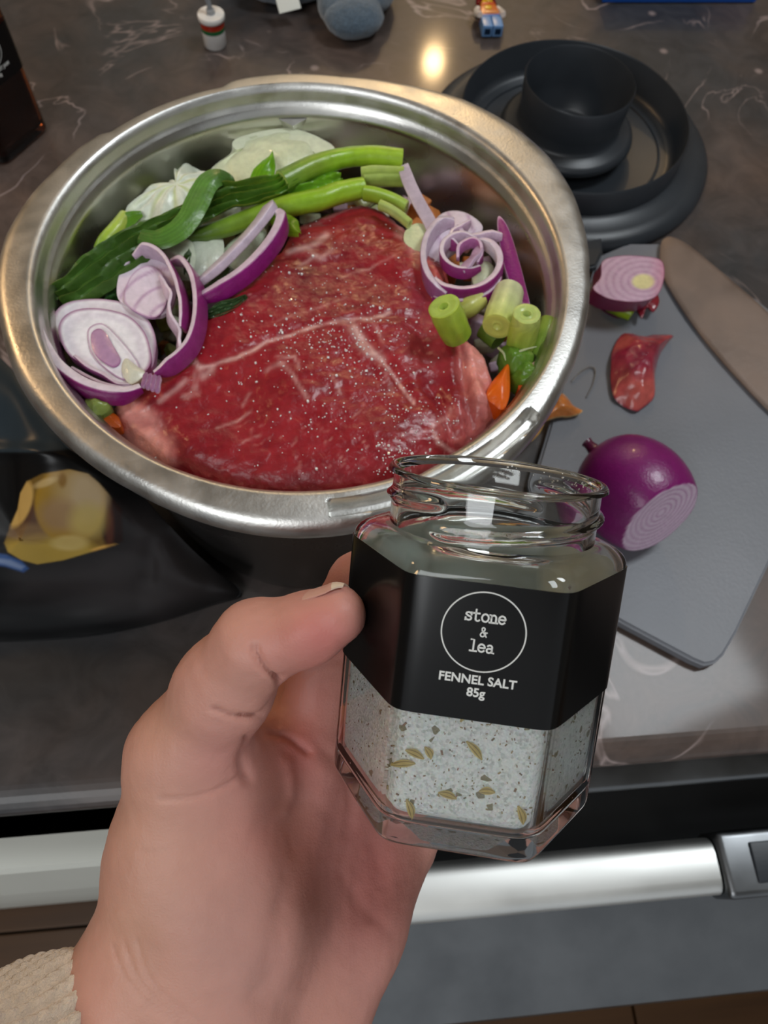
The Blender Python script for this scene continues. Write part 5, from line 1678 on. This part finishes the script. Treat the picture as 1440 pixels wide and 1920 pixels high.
def pb(cx, cy, rx, ry, c, am=1.0, s=3.0, rot=0):
    r_ = math.radians(rot); dx = p[:, 0] - cx; dy = p[:, 1] - cy
    x = (dx * math.cos(r_) + dy * math.sin(r_)) / rx; y = (-dx * math.sin(r_) + dy * math.cos(r_)) / ry
    w = (np.clip((1 - np.hypot(x, y)) * s + 0.5, 0, 1) * am)[:, None]
    prn[:] = prn * (1 - w) + lin([min(255, v * 1.18) for v in c]) * w
pb(60, 985, 40, 45, (78, 54, 40), 1, 2)
pb(90, 1035, 90, 34, (150, 124, 52), 1, 3)
pb(60, 1000, 40, 18, (118, 92, 60), .7, 1.5)
pb(36, 945, 22, 46, (176, 142, 80), 1, 4, 20)
pb(220, 975, 32, 62, (28, 12, 8), 1, 5)
pb(131, 945, 66, 74, (138, 106, 36), 1, 10)
pb(150, 935, 46, 62, (150, 126, 84), .9, 1.6, -10)
pb(165, 925, 34, 46, (158, 138, 108), .8, 1.4)
pb(110, 965, 34, 30, (132, 104, 74), .8, 1.4)
pb(165, 975, 34, 32, (160, 140, 76), .7, 1.4)
pb(117, 900, 8, 14, (110, 76, 20), .8, 1.5)
pb(85, 905, 22, 7, (176, 152, 104), .7, 1.5, -20)
pb(130, 1018, 34, 14, (172, 150, 92), .8, 2)
pb(205, 1028, 34, 7, (190, 146, 72), .9, 3, -8)
pb(205, 990, 8, 40, (86, 44, 26), .6, 1.2)
w = win[:, None]
col[:] = col * (1 - w) + prn * w
paint(inpoly([(-20,1035),(12,1040),(40,1052),(54,1066),(44,1073),(10,1062),(-20,1058)], 5), (52, 84, 140), 1)
paint(inpoly([(-10,1046),(20,1050),(46,1062),(40,1068),(8,1058),(-10,1054)], 6), (140, 158, 190), .7)
Vb = np.vstack([Vt]) - up * 0.0012
Vb[:, 2] = np.maximum(Vb[:, 2], 0.0006)
Vt[:, 2] = np.maximum(Vt[:, 2], 0.0016)
Fc = grid_faces(NR, 360, cv=True)
Fc.append(tuple((NR - 1) * 360 + j for j in range(360)))
k0 = len(Vt)
# underside lies on the worktop
Vbot = Vt.copy(); Vbot[:, 2] = 0.0004
inner_ = tt < 0.999
Fb = [tuple(i + k0 for i in f[::-1]) for f in Fc]
sd = [(j, j + k0, (j + 1) % 360 + k0, (j + 1) % 360) for j in range(360)]
rb_ = np.hypot(Vt[:, 0], Vt[:, 1])
# keep clear of the bowl wall
lim = np.interp(Vt[:, 2], [0, .05, .09, .12], [.090, .094, .098, .1015])
push = np.maximum(lim / np.maximum(rb_, 1e-6), 1)
Vt[:, :2] *= push[:, None]; Vbot[:, :2] = Vt[:, :2]
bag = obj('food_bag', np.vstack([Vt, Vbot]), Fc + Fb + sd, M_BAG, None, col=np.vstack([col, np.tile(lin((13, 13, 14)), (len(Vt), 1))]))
tag(bag, 'glossy black food bag with arched picture of peeled potatoes left of the bowl', 'bag')

# ================================================================== cutting board, knife, onions
BP = [(1165,1166),(1300,1238),(1322,1247),(1342,1243),(1358,1228),(1382,1186),(1470,1000),(1560,860),(1600,760),(1520,640),(1420,560),(1300,490),(1262,462),(1235,455),(1180,455),(1120,480),(1060,700),(1000,900),(1020,1040),(1090,1120)]
bz = 0.0075
bb = P3(BP, bz)[:, :2]
# straighten the long sides: resample densely with small rounding at corners
def poly_slab(name, pts2, z0, z1, m, bev=0.0015, parent=None):
    bm = bmesh.new()
    vs = [bm.verts.new((float(x), float(y), z0)) for x, y in pts2]
    f = bm.faces.new(vs)
    if f.normal.z < 0: f.normal_flip()
    r = bmesh.ops.extrude_face_region(bm, geom=[f])
    nv = [g for g in r['geom'] if isinstance(g, bmesh.types.BMVert)]
    bmesh.ops.translate(bm, verts=nv, vec=(0, 0, z1 - z0))
    bmesh.ops.recalc_face_normals(bm, faces=bm.faces)
    es = [e for e in bm.edges if all(v in set(nv) for v in e.verts) and len(e.link_faces) == 2 and e.calc_face_angle(0) > 0.8]
    if bev: bmesh.ops.bevel(bm, geom=es, offset=bev, segments=3, affect='EDGES')
    bm.verts.index_update()
    V = np.array([v.co[:] for v in bm.verts]); Fc = [tuple(v.index for v in q.verts) for q in bm.faces]
    bm.free()
    return obj(name, V, Fc, m, parent)
board = poly_slab('cutting_board', bb, 0.0008, bz, M_BOARD)
tag(board, 'thin grey plastic cutting board lying right of the bowl', 'cutting board')

M_BLADE = mat('blade_brown_reflection', lin((122, 106, 96)), 0.5, 0.35, nscale=30, namt=0.18, rvar=0.12, bump=0.15, bscale=200)  # brown reflection on the steel is put into the base colour
kn = empty('kitchen_knife', at(1340, 560, 0.010))
tag(kn, 'broad kitchen knife lying on the right edge of the cutting board', 'knife')
KP = [(1246,446),(1252,434),(1268,432),(1300,450),(1350,492),(1400,535),(1450,580),(1560,690),(1640,770),(1560,870),(1500,800),(1440,742),(1400,700),(1350,644),(1300,580),(1262,520),(1247,480)]
kb = smooth_path(P3(KP, 0.018), 120, True)
ed = np.clip(seg_dist2d(to_px(kb), [(1560,870),(1440,742),(1350,644),(1262,520),(1246,446)]) / 20, 0, 1)
def blade_thick():
    c = kb.mean(0)
    n = len(kb)
    top = []
    for t in (1.0, 0.97, 0.85, 0.5):
        q = c + (kb - c) * t
        top.append(q + np.array([0, 0, 1]) * (0.0002 if t == 1 else 0.0009 if t > .9 else 0.0014))
    bot = [q * np.array([1, 1, 1]) for q in top]
    V = np.vstack(top + [np.column_stack([q[:, :2], 2 * 0.018 - q[:, 2]]) for q in top])
    F = []
    for r in range(3):
        for j in range(n):
            F.append((r * n + j, r * n + (j + 1) % n, (r + 1) * n + (j + 1) % n, (r + 1) * n + j))
    F.append(tuple(3 * n + j for j in range(n)))
    k = 4 * n
    F += [tuple(i + k for i in f[::-1]) for f in F]
    F += [(j, j + k, (j + 1) % n + k, (j + 1) % n) for j in range(n)]
    return V, F
V, Fc = blade_thick()
# tilt the blade so that its cutting edge rests on the board
e1 = at(1262, 520, 0.018); e2 = at(1500, 800, 0.018)
dv_ = norm((e2 - e1)[:2]); nv_ = np.array([-dv_[1], dv_[0]])
dist = (V[:, :2] - e1[:2]) @ nv_
if dist.mean() < 0: dist = -dist
V[:, 2] += -0.0085 + 0.10 * np.clip(dist, 0, 1)
obj('blade', V, Fc, M_BLADE, kn)
h0 = at(1590, 800, 0.022); hd = norm(np.array([dv_[0], dv_[1], 0.02]))
P = np.array([h0 + hd * t for t in np.linspace(-0.005, 0.11, 14)])
V, Fc = sweep(P, (nv_[0], nv_[1], 0), rounded_rect(0.026, 0.016, 5, 0.8))
obj('handle', V, Fc, M_DARKPLASTIC, kn)
for t in (0.02, 0.05, 0.08):
    V, Fc = lathe([(0, 0.0012), (0.003, 0.001), (0.0032, 0)], 16)
    obj('rivet', V + (h0 + hd * t + np.array([0, 0, 0.008])), Fc, M_STEEL, kn)

# red onion, cut on its lower right side
ro = empty('red_onion', at(1195, 960, bz))
tag(ro, 'glossy purple red onion with its cut end facing lower right on the board', 'onion')
nA, nB = 96, 72
oc = at(1192, 925, bz + 0.029)
d1 = at(1236, 1000, bz + 0.02) - oc
axn = norm(norm(at(1252, 1010, bz + 0.029) - oc) * 0.90 + np.array([0, 0, 0.26]))
pole = norm(at(1120, 850, bz + 0.029) - oc) * 1.0
pole = norm(pole - 0.0 * axn)
b1 = norm(np.cross(pole, [0, 0, 1])); b2 = np.cross(pole, b1)
V = []; 
for i in range(nB + 1):
    th = math.pi * i / nB
    for j in range(nA):
        ph = 2 * math.pi * j / nA
        r0 = 0.0275 * (math.sin(th) ** 0.92 if 0 < th < math.pi else 0)
        pr_ = 0.0310 * math.cos(th)
        V.append(oc + pole * pr_ + (b1 * math.cos(ph) + b2 * math.sin(ph)) * r0 * (1 + 0.012 * math.sin(ph * 5)))
V = np.array(V)
plane_d = 0.0185
dd_ = (V - oc) @ axn
cutm = dd_ > plane_d
V[cutm] -= axn * (dd_[cutm] - plane_d)[:, None]
V[:, 2] = np.maximum(V[:, 2], bz + 0.0003)
q = V - oc - axn * plane_d
ra_ = np.linalg.norm(q - (q @ axn)[:, None] * axn + axn * 0 + b2 * 0.004, axis=1)
sk = np.tile(lin((122, 20, 98)), (len(V), 1))
n_ = np.clip(0.5 + 0.7 * fbm(V * np.array([1, 1, 1]), 45, 3, 9), 0, 1)[:, None]
sk = sk * (1 - 0.4 * n_) + lin((152, 44, 130)) * 0.4 * n_
rg = np.clip(0.5 + 0.5 * np.cos(ra_ / 0.0030 * 2 * math.pi), 0, 1)[:, None] ** 3
fc_ = lin((214, 190, 208)) * (1 - 0.6 * rg) + lin((160, 84, 146)) * 0.6 * rg
mm_ = np.clip((dd_ - plane_d) / 0.0006, 0, 1)[:, None]
colr = sk * (1 - mm_) + fc_ * mm_
body = obj('bulb', V, grid_faces(nB + 1, nA, cv=True), M_ONION, ro, col=colr)
V, Fc = sweep(np.array([oc + pole * (0.029 + k * 0.002) for k in range(5)]), b1, [(math.cos(a) , math.sin(a)) for a in np.linspace(0, 2 * math.pi, 12, endpoint=False)], [.0045, .0036, .003, .0026, .0030], [.0045, .0036, .003, .0026, .0030])
obj('stem_end', V, Fc, M_SKINNY, ro, col=np.tile(lin((90, 26, 58)), (len(V), 1)))

# onion half with root, top of the board
oh = empty('red_onion_end', at(1180, 535, bz))
tag(oh, 'lilac cut red onion end with pale root core at the top of the board', 'onion')
def ringc(cx, cy, asp=1.0, step=14):
    def f(t, a, P):
        p_ = to_px(P); d = np.hypot((p_[:, 0] - cx), (p_[:, 1] - cy) * 1.5)
        s_ = np.clip(0.5 + 0.5 * np.cos(d / step * 2 * math.pi), 0, 1)[:, None] ** 2
        c = lin((206, 176, 196)) * (1 - 0.45 * s_) + lin((170, 120, 156)) * 0.45 * s_
        e = np.clip((24 - d) / 6, 0, 1)[:, None]
        c = c * (1 - e) + lin((226, 216, 160)) * e
        w = np.clip((p_[:, 0] - 1215) / 30, 0, 1)[:, None] * .5
        return c * (1 - w) + lin((196, 110, 132)) * w
    return f
petal('cut_face', [(1112,540),(1126,520),(1130,490),(1160,480),(1200,480),(1238,487),(1246,512),(1238,545),(1222,560),(1190,566),(1150,562),(1128,554)], 0.014, 0.0006, ringc(1206, 528), cside=(130,40,84), z=0.030, parent=oh, seed=90, n=90, rings=30, up=(0.05, -0.25, 0.97))
petal('skin_flap', [(1180,562),(1200,560),(1230,552),(1236,566),(1226,584),(1212,578),(1204,596),(1194,580)], 0.001, 0.001, cbase=(140,36,50), cside=(110,26,40), z=0.014, parent=oh, m=M_SKINNY, seed=91, rough=0.0012)
petal('skin_flap', [(1118,556),(1145,562),(1180,566),(1190,582),(1160,590),(1130,574)], 0.004, 0.002, cbase=(90,30,60), z=0.011, parent=oh, m=M_SKINNY, seed=92)
tube('spring_onion_piece', [(1140,572,.0125),(1165,580,.0125),(1184,590,.0125)], [.004, .0050, .004], [(96,110,30), (150,180,20), (150,186,20)], n=16, endcol=(170,200,60), label='small bright green spring onion offcut below the lilac onion end', cat='spring onion', seed=93)

def skin_c(t, a, P):
    p_ = to_px(P)
    w = np.clip(0.5 + 0.8 * fbm(P, 70, 3, 95), 0, 1)[:, None]
    c = lin((146, 38, 62)) * (1 - w) + lin((196, 92, 84)) * w
    s_ = np.exp(-((p_[:, 0] - p_[:, 1] * 0 - (1150 + (720 - p_[:, 1]) * 1.0)) / 12.0) ** 2)[:, None] * 0.5
    return c * (1 - s_) + lin((100, 20, 44)) * s_
sp_ = petal('onion_skin', [(1163,630),(1180,625),(1205,630),(1235,628),(1262,630),(1250,645),(1238,665),(1228,700),(1226,745),(1208,762),(1192,770),(1168,758),(1150,742),(1144,700),(1148,660)], 0.0010, 0.010, skin_c, cside=(140,40,60), z=bz + 0.003, m=M_SKINNY, n=90, rings=26, rough=0.0016, rscale=90, seed=96, power=2.5,
      label='curled shiny red onion skin between the onion end and the whole onion', cat='onion skin')
petal('onion_skin', [(1028,762),(1040,742),(1058,738),(1075,758),(1092,770),(1080,778),(1050,782),(1020,792),(1002,806),(1000,790)], 0.0008, 0.006, cbase=(214,130,64), cside=(222,184,120), z=bz + 0.004, m=M_SKINNY, rough=0.0014, rscale=110, seed=97,
      label='papery orange onion skin just outside the front right rim of the bowl', cat='onion skin')
petal('onion_skin', [(950,840),(970,818),(1000,806),(1020,792),(1012,812),(996,828),(975,838)], 0.0008, 0.003, cbase=(214,160,84), cside=(222,184,120), z=bz + 0.002, m=M_SKINNY, rough=0.0012, rscale=110, seed=98,
      label='narrow yellowish onion skin strip peeking from under the bowl rim', cat='onion skin')
tube('string', [(1072,715,bz+.0012),(1085,700,bz+.0014),(1105,688,bz+.0012),(1116,695,bz+.001),(1112,720,bz+.001),(1100,745,bz+.001)], [.0007] * 3, [(150,150,150)] * 2, n=50, k=6, label='thin pale curl of onion fibre on the board beside the bowl rim', cat='fibre', seed=99, flat=[.5, .5])

# ================================================================== dark plastic lid with measuring cup
lc = np.array([0.1885, 0.2425])
lid = empty('pot_lid', (lc[0], lc[1], 0.0))
tag(lid, 'round dark grey plastic lid lying upside down behind the bowl', 'lid')
pr_ = [(0.0, 0.007), (0.070, 0.007), (0.0735, 0.0085), (0.0755, 0.012), (0.0762, 0.030), (0.0770, 0.0312), (0.0780, 0.030), (0.0788, 0.014), (0.0815, 0.0120), (0.090, 0.0115), (0.0965, 0.0100), (0.1000, 0.0065), (0.1005, 0.003), (0.098, 0.0006), (0.0, 0.0006)]
V, Fc = lathe([(r, z) for r, z in pr_], 144, (lc[0] - 0.000, lc[1] - 0.003, 0))
lb = obj('lid_body', V, Fc, M_DARKPLASTIC, lid)
V, Fc = lathe([(0.064, 0.0072), (0.0645, 0.0082), (0.0655, 0.0082), (0.066, 0.0072)], 144, (lc[0], lc[1] - 0.003, 0))
obj('seal_ring', V, Fc, M_DARKPLASTIC, lid)
tp = poly_slab('tab', P3([(1096,452),(1128,446),(1130,474),(1118,500),(1096,505)], 0.012)[:, :2], 0.0085, 0.013, M_DARKPLASTIC, parent=lid)
cup = empty('measuring_cup', (0.1845, 0.2385, 0.008))
tag(cup, 'small dark grey plastic cup standing in the middle of the upturned lid', 'cup')
pr_ = [(0.0, 0.0105), (0.0262, 0.0105), (0.0300, 0.013), (0.0330, 0.030), (0.0352, 0.054), (0.0358, 0.0552), (0.0366, 0.054), (0.0352, 0.034), (0.0345, 0.026), (0.0365, 0.0235), (0.0420, 0.0225), (0.0455, 0.0205), (0.0462, 0.018), (0.0450, 0.0155), (0.0420, 0.0145), (0.034, 0.0150), (0.030, 0.0076), (0.0, 0.0074)]
V, Fc = lathe(pr_, 128, (0.1845, 0.2385, 0))
obj('cup_body', V, Fc, M_DARKPLASTIC, cup)
V, Fc = lathe([(0.015, 0.0106), (0.0156, 0.0126), (0.0172, 0.0126), (0.0178, 0.0106)], 96, (0.1845, 0.2385, 0))
obj('base_ring', V, Fc, M_DARKPLASTIC, cup)

# ================================================================== toys and the box at the back edge
def toycol(o_, c): return np.tile(lin(c), (o_, 1))
def tobj(name, vf, c, parent, **k):
    V, Fc = vf
    return obj(name, V, Fc, M_TOY, parent, col=toycol(len(V), c), **k)
tb = at(404, 84, 0)
can = empty('toy_canister', tb)
tag(can, 'tiny white toy canister with red and green bands and grey lever', 'toy')
def L(prof, c=tb, n=48): return lathe(prof, n, c)
tobj('body', L([(0, 0.0002), (0.0078, 0.0002), (0.0084, 0.001), (0.0086, 0.0120), (0, 0.0120)]), (206, 202, 198), can)
tobj('green_band', L([(0, 0.0120), (0.0087, 0.0120), (0.0087, 0.0150), (0, 0.015)]), (30, 92, 50), can)
tobj('red_band', L([(0, 0.0150), (0.0087, 0.0150), (0.0087, 0.0190), (0, 0.019)]), (160, 40, 20), can)
tobj('cap', L([(0, 0.0190), (0.0086, 0.0190), (0.0098, 0.0200), (0.0100, 0.0225), (0.0096, 0.0235), (0.0, 0.0236)]), (232, 228, 222), can)
tobj('lever_base', L([(0, 0.0236), (0.0032, 0.0236), (0.0030, 0.0265), (0.0, 0.0268)]), (150, 152, 154), can)
V, Fc = sweep(np.array([tb + [0, 0, .0262], tb + [-.0005, .001, .031], tb + [-.0022, .002, .0350]]), (1, 0, 0), rounded_rect(.0034, .003))
tobj('lever', (V, Fc), (130, 132, 134), can)
V, Fc = box(tb + [-.0030, .002, .0370], (.0092, .0045, .004), bev=.0008)
tobj('lever_knob', (V, Fc), (214, 204, 204), can)

fgp = at(915, 40, 0.004)
fig = empty('toy_figure', fgp)
tag(fig, 'tiny plastic toy figure with orange vest, white arms and blue legs lying down', 'toy')
fd = norm(at(912, 20, 0) - at(925, 75, 0)); fd[2] = 0; fd = norm(fd); fs = np.array([fd[1], -fd[0], 0])
RF = np.stack([fs, fd, [0, 0, 1]], 1)
org = at(918, 58, 0) + np.array([0, 0, 0.0005])
def fb(c, s, bev=.0006): 
    V, Fc = box(np.array(c), s, bev=bev)
    return V @ RF.T + org, Fc
for sx in (-1, 1):
    l_ = tobj('leg', fb((sx * .0041, -.0030, .0050), (.0076, .0130, .0085)), (104, 146, 196), fig)
    tobj('socket_shade', fb((sx * .0041, -.0097, .0050), (.0046, .0006, .0044), 0.0002), (10, 34, 60), l_)  # dark plate, shade of the open socket put into its colour
tobj('hips', fb((0, .0046, .0052), (.0158, .0024, .0084)), (70, 108, 176), fig)
V, Fc = fb((0, .0128, .0055), (.0156, .0138, .0074))
Vl_ = (V - org) @ RF; Vl_[:, 0] *= np.interp(Vl_[:, 1], [.006, .0197], [1.0, 0.72]); V = Vl_ @ RF.T + org
tor = tobj('torso', (V, Fc), (204, 104, 36), fig)
tobj('vest_patch', fb((-.0008, .0140, .0094), (.0050, .0044, .0006), .0002), (214, 170, 20), tor)
tobj('vest_hem', fb((.0010, .0083, .0094), (.0110, .0034, .0006), .0002), (206, 130, 70), tor)
tobj('collar', fb((.0, .0190, .0092), (.0100, .0022, .0010), .0002), (200, 70, 20), tor)
for sx in (-1, 1):
    P = np.array([[sx * .0078, .0180, .0055], [sx * .0096, .0135, .0062], [sx * .0100, .0085, .0080], [sx * .0092, .0052, .0096]]) @ RF.T + org
    V, Fc = sweep(smooth_path(P, 14), (0, 0, 1), [(math.cos(a), math.sin(a)) for a in np.linspace(0, 2 * math.pi, 12, endpoint=False)], [.0026] * 14, [.0026] * 14)
    ar = tobj('arm', (V, Fc), (222, 212, 200), fig)
    V, Fc = sweep(np.array([P[-1], P[-1] + RF @ np.array([0, -.003, .001])]), (0, 0, 1), [(math.cos(a), math.sin(a)) for a in np.linspace(0, 2 * math.pi, 10, endpoint=False)], [.0024, .0020], [.0024, .0020])
    tobj('hand', (V, Fc), (214, 196, 184), ar)
V, Fc = lathe([(0, 0), (.0045, .0004), (.0052, .0014), (.0052, .0078), (.0045, .0088), (0, .0092)], 32)
V = V[:, [0, 2, 1]] + np.array([0, .0205, .0058])
tobj('head', (V @ RF.T + org, Fc), (226, 180, 40), fig)
V, Fc = lathe([(0, 0), (.0060, .0004), (.0066, .0014), (.0064, .0070), (.0050, .0095), (0, .0105)], 32)
V = V[:, [0, 2, 1]] * [1.25, 1, .8] + np.array([0, .0225, .0048])
tobj('hood', (V @ RF.T + org, Fc), (116, 16, 22), fig)

# plush toy, its feet towards the bowl
pz = empty('plush_toy', at(620, -20, 0))
tag(pz, 'blue grey plush toy lying at the far edge with one round foot in view', 'toy')
def fuzzy(name, c, s, rz, seed, parent, m=M_PLUSH, res=72, amp=.0006):
    th = np.linspace(0.001, math.pi - .001, res // 2); ph = np.linspace(0, 2 * math.pi, res, endpoint=False)
    T_, P_ = np.meshgrid(th, ph, indexing='ij')
    V = np.stack([np.sin(T_) * np.cos(P_), np.sin(T_) * np.sin(P_), np.cos(T_)], -1).reshape(-1, 3)
    V = V * np.array(s)
    V = V * (1 + (0.05 * fbm(V, 60, 2, seed) + 0.02 * fbm(V, 300, 2, seed + 3)))[:, None]
    V = V @ rotz(rz).T + np.array(c)
    V[:, 2] = np.maximum(V[:, 2], 0.0004)
    return obj(name, V, grid_faces(res // 2, res, cv=True), m, parent)
fuzzy('foot', at(664, 30, .0135), (.023, .019, .0140), .25, 3, pz)
fuzzy('foot', at(636, 6, .014), (.017, .024, .0145), .1, 4, pz)
fuzzy('leg', at(690, -20, .016), (.020, .034, .016), -.6, 5, pz)
fuzzy('body', at(585, -105, .030), (.050, .040, .032), .1, 6, pz)
fuzzy('head', at(470, -150, .034), (.040, .038, .034), .1, 7, pz)
fuzzy('arm', at(545, -28, .014), (.034, .014, .013), .1, 8, pz)
tg0 = at(540, 4, .016)
V, Fc = box((0, 0, 0), (.017, .0125, .0006), bev=.0002)
Rt = np.array(Matrix.Rotation(math.radians(38), 3, 'X')) @ rotz(.22)
obj('fabric_tag', V @ Rt.T + tg0, Fc, M_WHITELAC, pz)['label'] = 'white sewn-on fabric tag'

bx0 = at(1128, 7, 0); bx1 = at(1415, 7, 0)
bd = norm(bx1 - bx0); bn = np.array([-bd[1], bd[0], 0])
RB = np.stack([bd, bn, [0, 0, 1]], 1)
wB = float(np.linalg.norm(bx1 - bx0))
bxo = empty('blue_box', (bx0 + bx1) / 2)
tag(bxo, 'flat bright blue box lying at the far right edge of the worktop', 'box')
V, Fc = box((wB / 2, .075, .012), (wB, .15, .0225), bev=.0006)
obj('carton', V @ RB.T + bx0 + [0, 0, .0002], Fc, M_BLUE, bxo, smooth=False)
V, Fc = box((wB / 2, .075, .0236), (wB * .995, .149, .0010), bev=.0003)
obj('lid_panel', V @ RB.T + bx0, Fc, M_BLUE, bxo, smooth=False)
